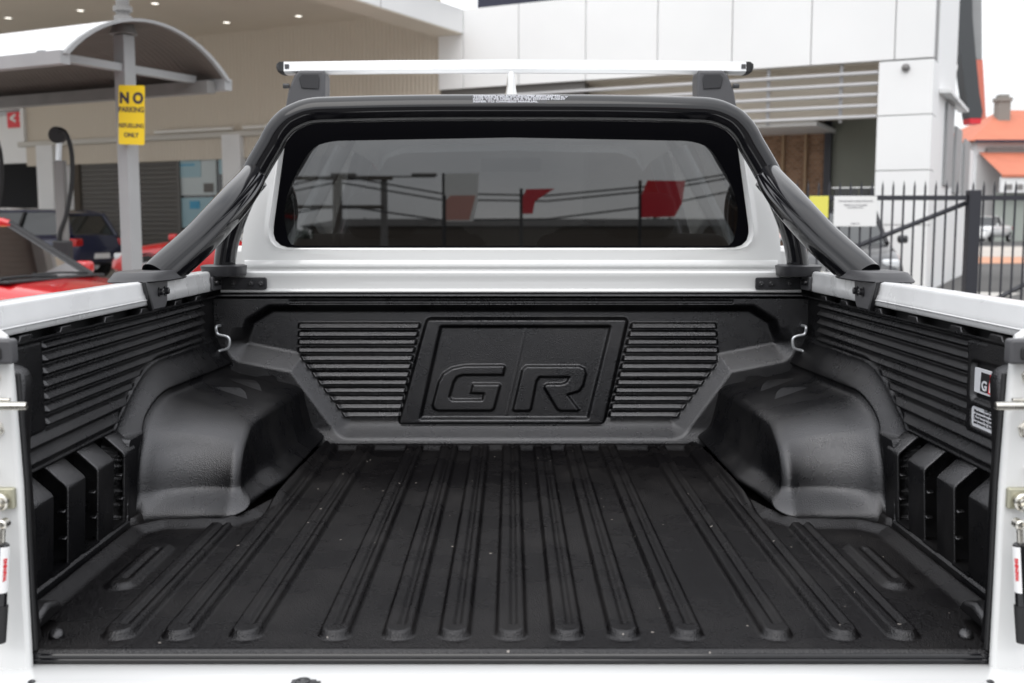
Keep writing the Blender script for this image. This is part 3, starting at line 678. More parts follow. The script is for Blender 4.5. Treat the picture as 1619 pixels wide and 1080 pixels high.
# cab shell: roof, sides, pillars, bonnet
def cab_shell():
    st = [(3.300, .54, 1.862), (3.34, .56, 1.872), (3.6, .58, 1.880), (4.2, .58, 1.89), (4.6, .56, 1.87), (4.75, .55, 1.84)]
    rings = []
    for (y, hw, zt) in st:
        top = [(-hw-.05, y, zt-.085), (-hw-.015, y, zt-.03), (-hw+.06, y, zt-.004), (0, y, zt+.006), (hw-.06, y, zt-.004), (hw+.015, y, zt-.03), (hw+.05, y, zt-.085)]
        rings.append(top+[(p[0]*.96, y, p[2]-.02) for p in top[::-1]])
    o = MB().loft(rings).build('cab_roof', M['white'], None, 45); tr(o)
    for sg in (-1, 1):
        # lower body side of the cab
        poly = [(3.29, .45), (3.29, 1.44), (5.15, 1.36), (5.95, 1.25), (6.45, 1.10), (6.5, .75), (6.4, .5), (6.15, .5), (6.1, .72), (5.92, .88), (5.58, .88), (5.4, .72), (5.3, .42)]
        o = MB().prism(poly, sg*.80, sg*.905, 'x').build('cab_side', M['white'], None, 30, .02, 3); tr(o)
        for (a, b, wd) in (((3.36, 1.44), (3.44, 1.83), .12), ((4.0, 1.42), (4.05, 1.88), .07), ((5.15, 1.36), (4.6, 1.86), .05)):
            A = (sg*.815, a[0], a[1]); B = (sg*.60, b[0], min(b[1], 1.83))
            o = MB().tube([A, B], 1, section=[(-.03, -wd/2), (.03, -wd/2), (.03, wd/2), (-.03, wd/2)]).build('cab_pillar', M['white'], None, 30, .01); tr(o)
        for (y0, y1, y2, y3) in ((3.42, 3.98, 4.0, 3.5), (4.07, 5.05, 4.6, 4.1)):
            o = MB().add([(sg*.812, y0, 1.43), (sg*.81, y1, 1.41), (sg*.61, y2, 1.83), (sg*.61, y3, 1.83)], [(0, 1, 2, 3)]).build('side_window', M['wglass'], None, 0); tr(o)
    o = MB().add([(-.76, 5.12, 1.36), (.76, 5.12, 1.36), (.62, 4.62, 1.86), (-.62, 4.62, 1.86)], [(0, 1, 2, 3)]).build('windscreen', M['wglass'], None, 0); tr(o)
    o = MB().loft([[(-.82, y, z-.3), (-.84, y, z-.04), (-.7, y, z), (0, y, z+.03), (.7, y, z), (.84, y, z-.04), (.82, y, z-.3)] for (y, z) in ((5.1, 1.35), (5.6, 1.32), (6.2, 1.24), (6.5, 1.10), (6.56, .95))]).build('bonnet', M['white'], None, 50); tr(o)
    o = MB().box(-.8, .8, 3.30, 6.4, .45, .62).box(-.72, .72, 1.3, 3.3, .58, .70).build('chassis', M['void'], None, 0); tr(o)
    # interior
    for sg in (-1, 1):
        o = MB().box(sg*.08, sg*.70, 3.42, 3.56, 1.0, 1.475).build('rear_seat', M['seat'], None, 40, .05, 4); tr(o); rs = o
        o = MB().box(sg*.30, sg*.52, 3.40, 3.50, 1.46, 1.605).build('headrest', M['seat'], None, 40, .045, 4); tr(o, rs)
        o = MB().box(sg*.16, sg*.62, 4.25, 4.42, .9, 1.50).build('front_seat', M['seat'], None, 40, .06, 4); tr(o); fs_ = o
        o = MB().box(sg*.28, sg*.50, 4.24, 4.34, 1.50, 1.68).build('headrest', M['seat'], None, 40, .05, 4); tr(o, fs_)
    o = MB().prism([(4.80, 1.0), (4.80, 1.36), (4.9, 1.40), (5.15, 1.36), (5.15, 1.0)], -.74, .74, 'x').build('dashboard', M['int'], None, 30, .02); tr(o)
    o = MB().tube([(.36+.18*math.cos(R(a)), 4.74+.04*math.sin(R(a)), 1.33+.17*math.sin(R(a))) for a in range(0, 360, 15)], .013, 8, closed=True).build('steering_wheel', M['int'], None, 60); tr(o)
    o = MB().box(-.13, .13, 4.66, 4.68, 1.73, 1.79).build('rear_view_mirror', M['int'], None, 30, .01); tr(o)
    # wheels
    for (x, y) in ((-.80, 2.72), (.80, 2.72), (-.80, 5.75), (.80, 5.75)):
        s_ = 1 if x > 0 else -1
        t_ = MB().lathe((x, y, .39), (s_, 0, 0), [(-.12, .22), (-.125, .35), (-.09, .385), (.09, .385), (.125, .35), (.12, .22)], 36).build('wheel', M['tyre'], None, 40); tr(t_)
        r_ = MB().lathe((x, y, .39), (s_, 0, 0), [(-.05, 0), (-.05, .23), (.115, .235), (.118, .21), (.06, .19), (.08, .06), (.10, .05), (.10, 0)], 30).build('rim', M['rim_dark'], None, 30); tr(r_, t_)
cab_shell()
# antenna fin
fp = [(3.46, 1.905), (3.475, 1.955), (3.49, 1.985), (3.505, 1.988), (3.55, 1.975), (3.64, 1.93), (3.67, 1.905)]
rings = []
for (y, z, wd) in ((3.458, 1.90, .026), (3.462, 1.915, .022), (3.468, 1.94, .016), (3.476, 1.965, .0135), (3.484, 1.982, .011), (3.490, 1.988, .006)):
    L_ = .21*(1-(z-1.90)/.10)+.02
    rings.append([(wd*math.cos(R(a))*1.0, y+L_/2-L_/2*math.cos(R(a+90))*0+L_/2*math.sin(R(a)), z) for a in range(0, 360, 24)])
o = MB().loft(rings).build('antenna_fin', M['white'], None, 50); tr(o)
# roof bar with feet
BY = 3.62
bz = atY(808, 107.5, BY).z; blx = atY(462, 107, BY).x; brx = atY(1166, 109, BY).x
secb = [(.018, -.038), (.021, -.02), (.021, .02), (.018, .038), (-.012, .042), (-.017, .03), (-.018, 0), (-.017, -.03), (-.012, -.042)]
pth = [(blx-.02, BY, bz-.004), (-.4, BY, bz+.001), (0, BY, bz+.003), (.4, BY, bz+.001), (brx+.02, BY, bz-.004)]
rb = MB().tube(pth, 1, section=secb, up=(0, 0, 1)).build('roof_bar', M['alu'], None, 30); tr(rb)
for sg, x in ((-1, blx-.02), (1, brx+.02)):
    o = MB().tube([(x, BY, bz-.004), (x+sg*.012, BY, bz-.004), (x+sg*.022, BY, bz-.006), (x+sg*.027, BY, bz-.008)], [1.02, 1.02, .8, .4], section=secb, up=(0, 0, 1)).build('end_cap', M['black_rubber'], None, 50); tr(o, rb)
    o = MB().box(x-sg*.010-.006, x-sg*.010+.008, BY-.0445, BY-.036, bz-.008, bz+.006).build('bar_badge', M['grey_plastic'], None, 30, .001); tr(o, rb)
    xa = .728*sg if sg < 0 else .728
    poly = [(sg*.742, 1.86), (sg*.608, 1.86), (sg*.605, 1.985), (sg*.609, bz-.014), (sg*.690, bz-.014), (sg*.706, bz-.03), (sg*.726, 1.94)]
    f = MB().prism(poly, BY-.05, BY+.05, 'y').build('bar_foot', M['grey_plastic'], None, 30, .008, 3); tr(f)
    pl2 = [(sg*.682, 1.945), (sg*.626, 1.942), (sg*.623, 1.975), (sg*.627, bz-.026), (sg*.680, bz-.026), (sg*.690, bz-.04)]
    o = MB().prism(pl2, BY-.055, BY-.05, 'y').build('foot_cover', M['black_satin'], None, 30, .002); tr(o, f)
    o = MB().cyl((sg*.733, BY-.045, 1.953), (1, 0, 0), .008, .02, 10).build('foot_bolt', M['bolt'], None, 30); tr(o, f)
# ---------- sports bar
def smooth_path(pts, n=8):
    P = [Vector(p) for p in pts]; o_ = []
    for i in range(len(P)-1):
        p0 = P[max(i-1, 0)]; p1 = P[i]; p2 = P[i+1]; p3 = P[min(i+2, len(P)-1)]
        for k in range(n):
            t = k/n; o_.append(.5*((2*p1)+(-p0+p2)*t+(2*p0-5*p1+4*p2-p3)*t*t+(-p0+3*p1-3*p2+p3)*t*t*t))
    o_.append(P[-1]); return o_
HY = 3.085
hp2 = [(808, 170.5), (660, 171), (540, 173.5), (492, 176), (464, 186), (449, 197), (437, 212), (428, 229), (411, 258), (399, 280)]
half = [(abs(atY(a, b, HY).x), HY, atY(a, b, HY).z) for a, b in hp2]
left = [(-p[0], p[1], p[2]) for p in half[::-1]]
def barsec(n=36, ridge=True):
    s_ = []
    for k in range(n):
        a = 2*math.pi*k/n; r = 1.0
        s_.append((r*math.cos(a), r*math.sin(a)))
    return s_
hoop = MB().tube(smooth_path(left+half[1:], 6), .0368, section=barsec(), up=(0, -1, 0)).build('sports_bar_hoop', M['black_gloss'], None, 60); tr(hoop)
for sg in (-1, 1):
    # vertical leg to the front foot
    o = MB().tube(smooth_path([(sg*.722, HY+.01, 1.632), (sg*.765, HY+.015, 1.575), (sg*.812, HY+.02, 1.46), (sg*.828, HY+.02, 1.375)], 4), [1]*13, section=[(.042*math.cos(R(a)), .030*math.sin(R(a))) for a in range(0, 360, 12)], up=(0, -1, 0)).build('sports_bar_leg', M['black_gloss'], None, 60); tr(o, hoop)
    # diagonal brace: pressed elliptical tube with a long groove
    kp = atY(402, 276, HY-.002); q1 = atX(387, 298, -.735); q2 = atX(352, 339, -.764); q3 = atX(314, 380, -.804); q4 = atX(268, 422, -.852); q5 = atX(248, 441, -.873)
    path = smooth_path([(sg*abs(q.x), q.y, q.z) for q in (kp, q1, q2, q3, q4, q5)], 5)
    sec = []
    for k in range(48):
        a = 360*k/48; rr1 = 1.0
        for (ac, dep, wd) in ((sg*62, .10, 9),):
            dd = (a-ac+180) % 360-180; rr1 -= dep*math.exp(-(dd/wd)**2)
        sec.append((.046*rr1*math.cos(R(a)), .044*rr1*math.sin(R(a))))
    rr = [min(1, .78+.03*i) for i in range(len(path))]
    mb = MB().tube(path, rr, section=sec, up=(0, -.35, 1)); mb.v = [(q[0], q[1], max(q[2], 1.377)) for q in mb.v]
    br = mb.build('sports_bar_brace', M['black_gloss'], None, 50); tr(br, hoop)
    # weld collar at the junction
    # rear foot: flared boat shaped cover
    def plan(sc_, dz, x0=.882, y0=2.620, hx=.062, hy=.160):
        pts = []
        for k in range(40):
            a = 2*math.pi*k/40; c_, s_2 = math.cos(a), math.sin(a)
            ex = math.copysign(abs(c_)**.65, c_)*hx*sc_; ey = math.copysign(abs(s_2)**.8, s_2)*hy*sc_
            pts.append((sg*(x0+ex), y0+ey, dz))
        return pts
    o = MB().loft([plan(1.06, 1.369), plan(1.08, 1.372), plan(1.0, 1.380), plan(.90, 1.391), plan(.82, 1.3925)]).build('rear_foot_cover', M['black_satin'], None, 50); tr(o, hoop)
    o = MB().loft([plan(1.0, 1.358, .822, 3.09, .056, .07), plan(1.02, 1.362, .822, 3.09, .056, .07), plan(1.03, 1.386, .824, 3.09, .060, .072), plan(.9, 1.389, .824, 3.09, .060, .072)]).build('front_foot_cover', M['black_satin'], None, 50); tr(o, hoop)
    # rail bracket with bolts
    bp_ = [(2.462, 1.372), (2.622, 1.372), (2.612, 1.318), (2.596, 1.303), (2.512, 1.303), (2.500, 1.318)]
    o = MB().prism(bp_, sg*.836, sg*.8425, 'x').build('rail_bracket', M['grey_plastic'], None, 30, .003); tr(o, hoop); rbk = o
    o = MB().prism([(2.452, 1.372), (2.462, 1.372), (2.510, 1.299), (2.498, 1.299)], sg*.834, sg*.8425, 'x').build('bracket_gusset', M['bolt'], None, 30, .001); tr(o, rbk)
    for y in (2.552, 2.594):
        o = MB().lathe((sg*.836, y, 1.344), (-sg, 0, 0), [(0, .0115), (.003, .0115), (.003, .0085), (.010, .008), (.011, .004), (.008, .003), (.008, 0)], 18).build('bolt', M['bolt'], None, 25); tr(o, rbk)
    # corner bracket across header and rail
    o = MB().prism([(sg*a, b) for a, b in rbox(.785, 1.334, .078, .0175, .006)], 3.1095, 3.117, 'y').build('corner_bracket', M['black_satin'], None, 30, .002); tr(o, hoop); cbk = o
    for x in (.722, .752, .805):
        o = MB().lathe((sg*x, 3.1095, 1.334), (0, -1, 0), [(0, .010), (.002, .010), (.002, .0075), (.008, .007), (.009, .003), (.007, 0)], 18).build('bolt', M['bolt'], None, 25); tr(o, cbk)
    o = MB().prism(rbox(3.055, 1.338, .045, .020, .006), sg*.835, sg*.8425, 'x').build('rail_plate', M['grey_plastic'], None, 30, .002); tr(o, cbk)
    for y in (3.035, 3.07):
        o = MB().lathe((sg*.835, y, 1.340), (-sg, 0, 0), [(0, .010), (.002, .010), (.002, .0075), (.008, .007), (.009, 0)], 18).build('bolt', M['bolt'], None, 25); tr(o, cbk)
    # tie-down hook of bent wire
    zp = [(1050, 268), (1052, 292), (1062, 306), (1098, 314), (1114, 328), (1113, 362), (1100, 376), (1070, 384), (1056, 394)]
    pts = []
    for (zx, zy) in zp:
        v = atY(zx/3.085, 430+zy/3.085, 3.03); pts.append((sg*abs(v.x)*.997, 3.03, v.z))
    pts = [(pts[0][0], 3.07, pts[0][2])]+pts+[(pts[-1][0], 3.07, pts[-1][2])]
    o = MB().tube(smooth_path(pts, 4), .0042, 10).build('tie_down_hook', M['wire'], None, 60); tr(o)
# warning label printed on the hoop
def hoop_label():
    yy = HY; r = .0371; hz = half[0][2]
    root = None
    bgm = mat('hoop_label_film', (.05, .05, .055), .35)
    vs = []; fs = []; n = 10
    xs_ = np.linspace(-.108, .100, 12); angs = np.linspace(14, 62, n)
    for x in xs_:
        zc = hz-.001*(x/.2)**2
        for a in angs: vs.append((x, yy-r*math.cos(R(a)), zc+r*math.sin(R(a))))
    for i in range(len(xs_)-1):
        for k in range(n-1): fs.append((i*n+k, (i+1)*n+k, (i+1)*n+k+1, i*n+k+1))
    o = MB().add(vs, fs).build('bar_label', bgm, None, 60, fix=False); tr(o, hoop)
    lines = [(57, 'WARNING DO NOT EXCEED MAX LOAD', .0075), (45, 'THIS BAR IS FOR STYLING PURPOSES ONLY', .0078), (33, 'NOT TO BE USED AS A TIE DOWN POINT', .0078), (21, 'REFER TO OWNERS MANUAL', .0078)]
    for a, s_, sz in lines:
        t = text('label_lettering', s_, sz, M['label_ink_white'], hoop, (-.106, yy-(r+.0004)*math.cos(R(a)), hz+(r+.0004)*math.sin(R(a))), (R(90-a), 0, 0), .0001, 'LEFT', 1.75, .0003)
hoop_label()
# ---------- badge and info plate on the right liner
by = .8535
def side_plate(name, y0, y1, z0, z1, r, m, x):
    o = MB().prism(rpoly([(y0, z0), (y1, z0), (y1, z1), (y0, z1)], r), x, x+.003, 'x').build(name, m, None, 30, .0006); tr(o); return o
bd = side_plate('emblem_plate', 1.762, 1.932, 1.201, 1.246, .004, M['sticker'], .8405)
o = MB().prism([(1.800, 1.206), (1.905, 1.206), (1.903, 1.240), (1.800, 1.240)], .8395, .8406, 'x').build('emblem_field', M['ink'], None, 0); tr(o, bd)
o = MB().prism([(1.80, 1.2055), (1.8715, 1.2055), (1.8665, 1.2405), (1.80, 1.2405)], .8388, .8397, 'x').build('emblem_stripe', M['redink'], None, 0); tr(o, bd)
tx = text('emblem_letter', 'G', .0235, M['sticker'], bd, (.8385, 1.8865, 1.2165), (R(90), 0, R(-90)), .0004, 'CENTER', 1.25, .0008); tr(tx, bd)
tx = text('emblem_letter', 'R', .0235, M['label_white'], bd, (.838, 1.857, 1.2165), (R(90), 0, R(-90)), .0004, 'CENTER', 1.25, .0008); tr(tx, bd)
ip = side_plate('info_plate', 1.735, 1.938, 1.138, 1.180, .008, M['sticker'], .8405)
for i, s_ in enumerate(['LOAD CAPACITY', 'Maximum load including the weight', 'of accessories must not be exceeded.', 'Distribute the load evenly in the tub', 'and secure it. See owners manual.']):
    tx = text('plate_lettering', s_, .0075, M['ink'], ip, (.8400, 1.926 if i else 1.885, 1.174-.0068*i), (R(90), 0, R(-90)), .0002, 'LEFT', 1.35, .0002)

# ================================================================== BACKGROUND
A = R(-27.2); PX, PY = -9.19, 28.0
def wl(px, py, dy=0):
    r = ray(px, py); nx, ny = -math.sin(A), math.cos(A); t = (dy+PX*nx+PY*ny)/(r.x*nx+r.y*ny); X, Y = r.x*t, r.y*t
    return ((X-PX)*math.cos(A)+(Y-PY)*math.sin(A), EZ+r.z*t)
bb = empty('service_building', (PX, PY, 0), A)
tag(bb, 'beige corrugated building with a grey roller door under a wide canopy', 'building')
G0 = .28
MB().box(-4.74, 8.57, 0, .3, 3.70, 6.16).build('upper_wall', M['beige'], bb, 0)
MB().box(-4.74, 8.57, -.02, .25, 3.14, 3.66).build('lower_fascia', M['beige'], bb, 0)
MB().box(-4.95, 8.5, -.14, .02, 3.66, 3.80).build('ledge', M['ledge'], bb, 0, .02)
MB().box(-4.84, -4.70, -.10, .2, 3.80, 5.9).build('corner_trim', M['panel_white'], bb, 0, .01)
for (a, b) in ((-.1, .0),):
    pass
for (p0, p1) in ((245, 368), (385, 470)):
    x0, z0 = wl(p0, 213, -.2); x1, z1 = wl(p1, 209, -.2)
    MB().tube([(x0, -.2, 3.86), (x1, -.2, 3.86)], .045, 10).build('light_tube', M['tube'], bb, 60)
MB().box(-14, 8.55, -11, .1, 6.16, 6.5).build('canopy_soffit', M['soffit'], bb, 0)
bmb = MB().box(8.50, 9.2, -11, .0, 5.62, 6.12).build('canopy_edge_beam', M['panel_white'], bb, 0, .01)
MB().box(8.50, 9.18, -11, -.01, 5.60, 5.622).build('beam_underside', M['soffit'], bb, 0)
for y in (-3.2, -6.4, -9.6): MB().box(9.196, 9.203, y-.01, y+.01, 5.62, 6.12).build('panel_joint', M['joint'], bmb, 0)
for (px, py) in ((13, 28), (127, 16), (245, 5), (358, 35), (472, 25)):
    r = ray(px, py); t = (6.16-EZ)/r.z; X, Y = r.x*t, r.y*t; lx = (X-PX)*math.cos(A)+(Y-PY)*math.sin(A); ly = -(X-PX)*math.sin(A)+(Y-PY)*math.cos(A)
    dl = MB().lathe((lx, ly, 6.16), (0, 0, -1), [(-.01, .10), (.012, .10), (.012, .075)], 20).build('downlight', M['tube'], bb, 40)
    MB().lathe((lx, ly, 6.15), (0, 0, -1), [(.0, .075), (.001, 0)], 20).build('lamp', M['lamp_on'], dl, 0)
for (x0, x1, y0, y1) in ((-11.0, -3.6, -3.6, -3.1), (3.2, 6.8, -5.2, -4.6)):
    MB().box(x0, x1, y0, y1, 6.152, 6.162).build('soffit_strip', M['greenstrip'], bb, 0)
# columns, roller door, window with posters
MB().box(-4.0, -3.36, -.32, .2, G0, 3.66).build('column', M['col_white'], bb, 0, .01)
MB().box(2.42, 3.0, -.16, .2, G0, 3.72).build('column', M['col_white'], bb, 0, .01)
rd = MB()
for i in range(24): rd.prism([(.10, G0+.12*i), (.075, G0+.12*i+.03), (.075, G0+.12*i+.09), (.10, G0+.12*i+.12), (.16, G0+.12*i+.12), (.16, G0+.12*i)], -2.75, .74, 'x')
rd.build('roller_door', M['roller'], bb, 0)
MB().box(-3.0, -2.78, .02, .2, G0, 3.14).build('door_frame', M['timber'], bb, 0)
MB().box(-3.36, -3.0, .1, .2, G0, 3.14).build('wall', M['col_white'], bb, 0)
MB().box(.74, .84, .0, .2, G0, 3.14).build('door_frame', M['roller'], bb, 0)
wn = MB().box(.84, 2.42, .08, .14, G0, 3.14).build('shop_window', M['carglass'], bb, 0)
def wp(px0, px1, py0, py1, name, m, y=.07):
    x0, z1 = wl(px0, py0, y); x1, z0 = wl(px1, py1, y)
    return MB().box(x0, x1, y-.008, y, z0, z1).build(name, m, wn, 0)
wp(283, 343, 250, 308, 'poster', M['poster2']); wp(283, 318, 250, 280, 'poster_print', M['poster'], .058)
wp(285, 343, 313, 360, 'poster', M['poster']); wp(300, 316, 318, 330, 'poster_print', M['poster3'], .058); wp(322, 338, 290, 304, 'poster_print', M['roller'], .058)
wp(346, 357, 250, 275, 'poster', M['poster']); wp(285, 308, 260, 262, 'poster_print', M['poster3'], .056)
MB().box(3.0, 8.57, .05, .2, G0, 3.14).build('wall', M['roller'], bb, 0)
MB().box(8.57, 12, .05, .3, G0, 4.5).build('wall', M['roller'], bb, 0)
# workshop bay at far left
MB().box(-12, -4.74, 1.0, 1.2, 4.7, 6.16).build('wall', M['col_white'], bb, 0)
MB().box(-12, -4.74, .62, .98, 4.82, 5.05).build('gutter', M['panel_white'], bb, 0, .02)
MB().box(-12, -4.74, .75, 1.0, 3.30, 4.66).build('bay_fascia', M['panel_white'], bb, 0)
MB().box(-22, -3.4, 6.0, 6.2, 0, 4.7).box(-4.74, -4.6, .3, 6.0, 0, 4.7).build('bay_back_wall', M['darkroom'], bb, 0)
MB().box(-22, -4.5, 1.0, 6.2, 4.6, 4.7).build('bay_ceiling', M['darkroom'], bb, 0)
MB().box(-8.3, -6.1, 5.2, 5.6, G0, 2.7).build('tool_cabinet', M['redroom'], bb, 0)
MB().box(-5.8, -5.0, 4.8, 5.1, .9, 1.5).build('workbench', M['roller'], bb, 0)
rs = MB().box(*(lambda a, b: (a[0], b[0], .72, .745, b[1], a[1]))(wl(12, 178, .75), wl(41, 201, .75))).build('red_shop_sign', M['signred'], None, 0, .01)
rs.parent = None
def world_child(o, px=PX, py=PY, a=A): o.location = (px, py, 0); o.rotation_euler = (0, 0, a)
world_child(rs); tag(rs, 'small red sign with a pale arrow on the white fascia of the workshop bay', 'sign')
a_ = wl(17, 184, .72); text('sign_arrow', '<', .42, M['signwhite'], rs, (a_[0]+.08, .715, a_[1]-.08), (R(90), 0, 0), .003, 'CENTER', 1, .02)
text('sign_lettering', 'Se', .30, M['signwhite'], rs, (a_[0]+.50, .715, a_[1]-.08), (R(90), 0, 0), .003, 'CENTER', 1, .008)

wbld = empty('showroom_building', (PX, PY, 0), A)
tag(wbld, 'white panel clad showroom building with horizontal louvres and a tall white corner column', 'building')
pb = [8.57, 9.2, 10.54, 12.07, 13.61, 15.11, 16.6, 18.08, 18.75]
for i in range(len(pb)-1):
    MB().box(pb[i]+.008, pb[i+1]-.008, -.06, .02, 4.46, 6.12).build('cladding_panel', M['panel_white'], wbld, 0, .006)
MB().box(8.57, 18.74, .02, .5, 4.47, 6.11).build('fascia_core', M['joint'], wbld, 0)
MB().box(9.25, 13.0, .5, 9, 6.15, 9.5).build('upper_storey', M['dark_clad'], wbld, 0)
MB().box(14, 18.75, .0, .5, 6.16, 7.5).build('parapet', M['panel_white'], wbld, 0)
for (z0, z1) in ((3.48, 4.43), (2.50, 3.465), (1.52, 2.485), (.28, 1.505)):
    MB().box(17.82, 18.75, -.06, .6, z0, z1).build('column_panel', M['panel_white'], wbld, 0, .006)
MB().box(17.84, 18.73, .0, .58, .25, 4.46).build('column_core', M['joint'], wbld, 0)
# louvres
for i in range(5):
    z = 3.46+.195*i
    MB().box(9.3, 17.80, -.03, .13, z, z+.05).build('louvre_blade', M['louvre'], wbld, 0, .008)
for x in (14.3, 15.75, 17.1):
    MB().box(x, x+.06, .13, .17, 3.4, 4.46).build('louvre_bracket', M['louvre'], wbld, 0)
MB().box(9.2, 17.82, .14, 3.2, 4.44, 4.5).build('entry_soffit', M['soffit'], wbld, 0)
MB().box(9.2, 16.6, .66, 3.0, 3.42, 3.5).build('porch_soffit', M['panel_white'], wbld, 0)
x0 = wl(1210, 300, 2.6)[0]; x1 = wl(1303, 300, 2.6)[0]; x2 = wl(1392, 300, 2.6)[0]
MB().box(9, x1, 2.6, 2.8, .2, 4.44).build('brick_wall', M['brick'], wbld, 0)
for px in (1232, 1268): xx = wl(px, 300, 2.4)[0]; MB().box(xx, xx+.05, 2.5, 2.6, .2, 4.0).build('timber_post', mat('pale_timber', (.38, .26, .16), .8), wbld, 0)
MB().box(9.2, 17.82, .55, .65, 3.5, 4.44).build('bulkhead_wall', M['soffit'], wbld, 0)
MB().box(x1, x1+.14, 2.45, 2.7, .2, 4.2).build('window_frame', M['fence'], wbld, 0)
MB().box(x1+.14, 18.44, 2.6, 2.7, 2.30, 4.44).build('wall_panel', M['fibre'], wbld, 0)
lw = MB().box(x1+.14, 18.44, 2.62, 2.7, .2, 2.28).build('shop_window', M['carglass'], wbld, 0)
for k in range(3): MB().box(x1+.14+k*.55, x1+.20+k*.55, 2.58, 2.62, 1.85, 2.28).build('mullion', M['fibre'], lw, 0)
MB().box(x1+.14, 18.44, 2.57, 2.62, 1.78, 1.86).build('transom', M['fibre'], lw, 0)
# side wall going back
MB().box(18.45, 18.745, .62, 4.2, 0, 7.0).box(18.45, 18.74, 4.2, 9.8, 0, 3.4).build('side_wall', M['panel_white'], wbld, 0)
for (y, z0, z1) in ((2.2, 2.3, 3.9), (4.2, 2.2, 3.6), (6.5, 2.2, 3.5)):
    MB().box(18.75, 18.80, y, y+1.4, z0, z1).build('side_window', M['galv'], wbld, 0)
MB().box(18.75, 18.95, 1.0, 5.0, 3.95, 4.02).build('side_awning', M['panel_white'], wbld, 0)
sc_ = MB().lathe(((wl(1433, 108)[0]), -.06, wl(1433, 108)[1]), (0, -1, 0), [(0, .07), (.05, .07), (.09, .04), (.1, 0)], 16).build('wall_light', M['galv_dark'], wbld, 40)
# big projecting sign structure beyond the corner
sg_ = empty('sign_fin', (0, 26, 0)); tag(sg_, 'tall curved dark and red sign fin projecting past the white showroom corner', 'sign')
def pxpoly(pts, Y): return [(atY(a, b, Y).x, atY(a, b, Y).z) for a, b in pts]
def fin(name, pts, y0, y1, m):
    o = MB().prism(pxpoly(pts, 26), y0, y1, 'y').build(name, m, None, 30); o.parent = sg_; o.location = (0, -26, 0)
fin('fin_edge', [(1506, -60), (1530, -60), (1532, 30), (1537, 90), (1543, 150), (1548, 178), (1546, 188), (1527, 188), (1519, 130), (1510, 60)], 25.8, 26.2, mat('dark_sign_edge', (.06, .065, .07), .5))
fin('fin_foot', [(1527, 188.5), (1546, 188.5), (1545, 197), (1529, 197)], 25.8, 26.2, M['signred'])
fin('fin_face', [(1529, -60), (1549, -60), (1550, 95), (1537, 95), (1532, 30)], 25.9, 26.1, M['galv'])
fin('fin_lower_face', [(1537.5, 95.5), (1551, 95.5), (1556, 187), (1549, 191), (1543, 150)], 25.9, 26.1, mat('salmon_red', (.7, .2, .14), .5))
rd_ = empty('roundel_sign', (0, 24, 0)); tag(rd_, 'white oval sign seen edge on beside the showroom corner', 'sign')
def rnd(name, c, hx, hz, y0, y1, m):
    v = atY(c[0], c[1], 24); o = MB().prism([(v.x+hx*math.cos(R(a)), v.z+hz*math.sin(R(a))) for a in range(0, 360, 12)], y0, y1, 'y').build(name, m, None, 30); o.parent = rd_; o.location = (0, -24, 0)
rnd('sign_disc', (1501, 30), .11, .65, 23.9, 24.1, M['signwhite']); rnd('sign_mark', (1502, 38), .025, .30, 23.87, 23.9, M['ink_dark'])
rnd('sign_tail', (1506, 105), .035, .18, 23.9, 24.0, M['signred'])
v0 = atY(1497, 110, 24)
o = MB().box(v0.x-.15, v0.x+.12, 23.7, 24.3, v0.z-.06, v0.z+.06).build('sign_bracket', M['signwhite'], None, 30, .02); o.parent = rd_; o.location = (0, -24, 0)

# ---------- shelter
sh = empty('curved_shelter', (-4.22, 12.0, .16)); tag(sh, 'pale curved roof shelter on a square grey steel post, left of the truck', 'shelter')
ax = Vector((math.cos(A), math.sin(A), 0)); nr = Vector((-math.sin(A), math.cos(A), 0))   # axis (toward right-near), span (away)
O = Vector((-4.22, 12.0, .16))
def shp(u, v, z):   # u along axis, v across the span; returns local coords of sh
    p = ax*u+nr*(v+.07); return (p.x, p.y, z-.16)
Nf = atY(118, 86, 11.0); Ff = atY(357, 128, 13.15)
span = 2.34; zf = 3.19; rise = .37
def arc(k, n=18, off=0.0):
    t = -1+2*k/n; ang = t*R(46); rad = (span/2)/math.sin(R(46)); return ((rad+off)*math.sin(ang), zf+(rad+off)*(math.cos(ang)-math.cos(R(46))))
uN = (Vector((Nf.x, Nf.y, 0))-Vector((O.x, O.y, 0))).dot(ax); uEnd = uN
U0, U1 = uEnd-5.2, uEnd
rings = []
for u in (U0, U1):
    top = [shp(u, *arc(k, 18, .03)) for k in range(19)]; bot = [shp(u, *arc(k, 18, -.02)) for k in range(18, -1, -1)]
    rings.append(top+bot)
MB().loft(rings).build('roof_sheet', M['roofwhite'], sh, 30)
MB().loft([[shp(u, *arc(k, 18, -.0205)) for k in range(19)]+[shp(u, *arc(k, 18, -.0235)) for k in range(18, -1, -1)] for u in (U0+.01, U1-.005)]).build('roof_underside', M['soffitcorr'], sh, 30)
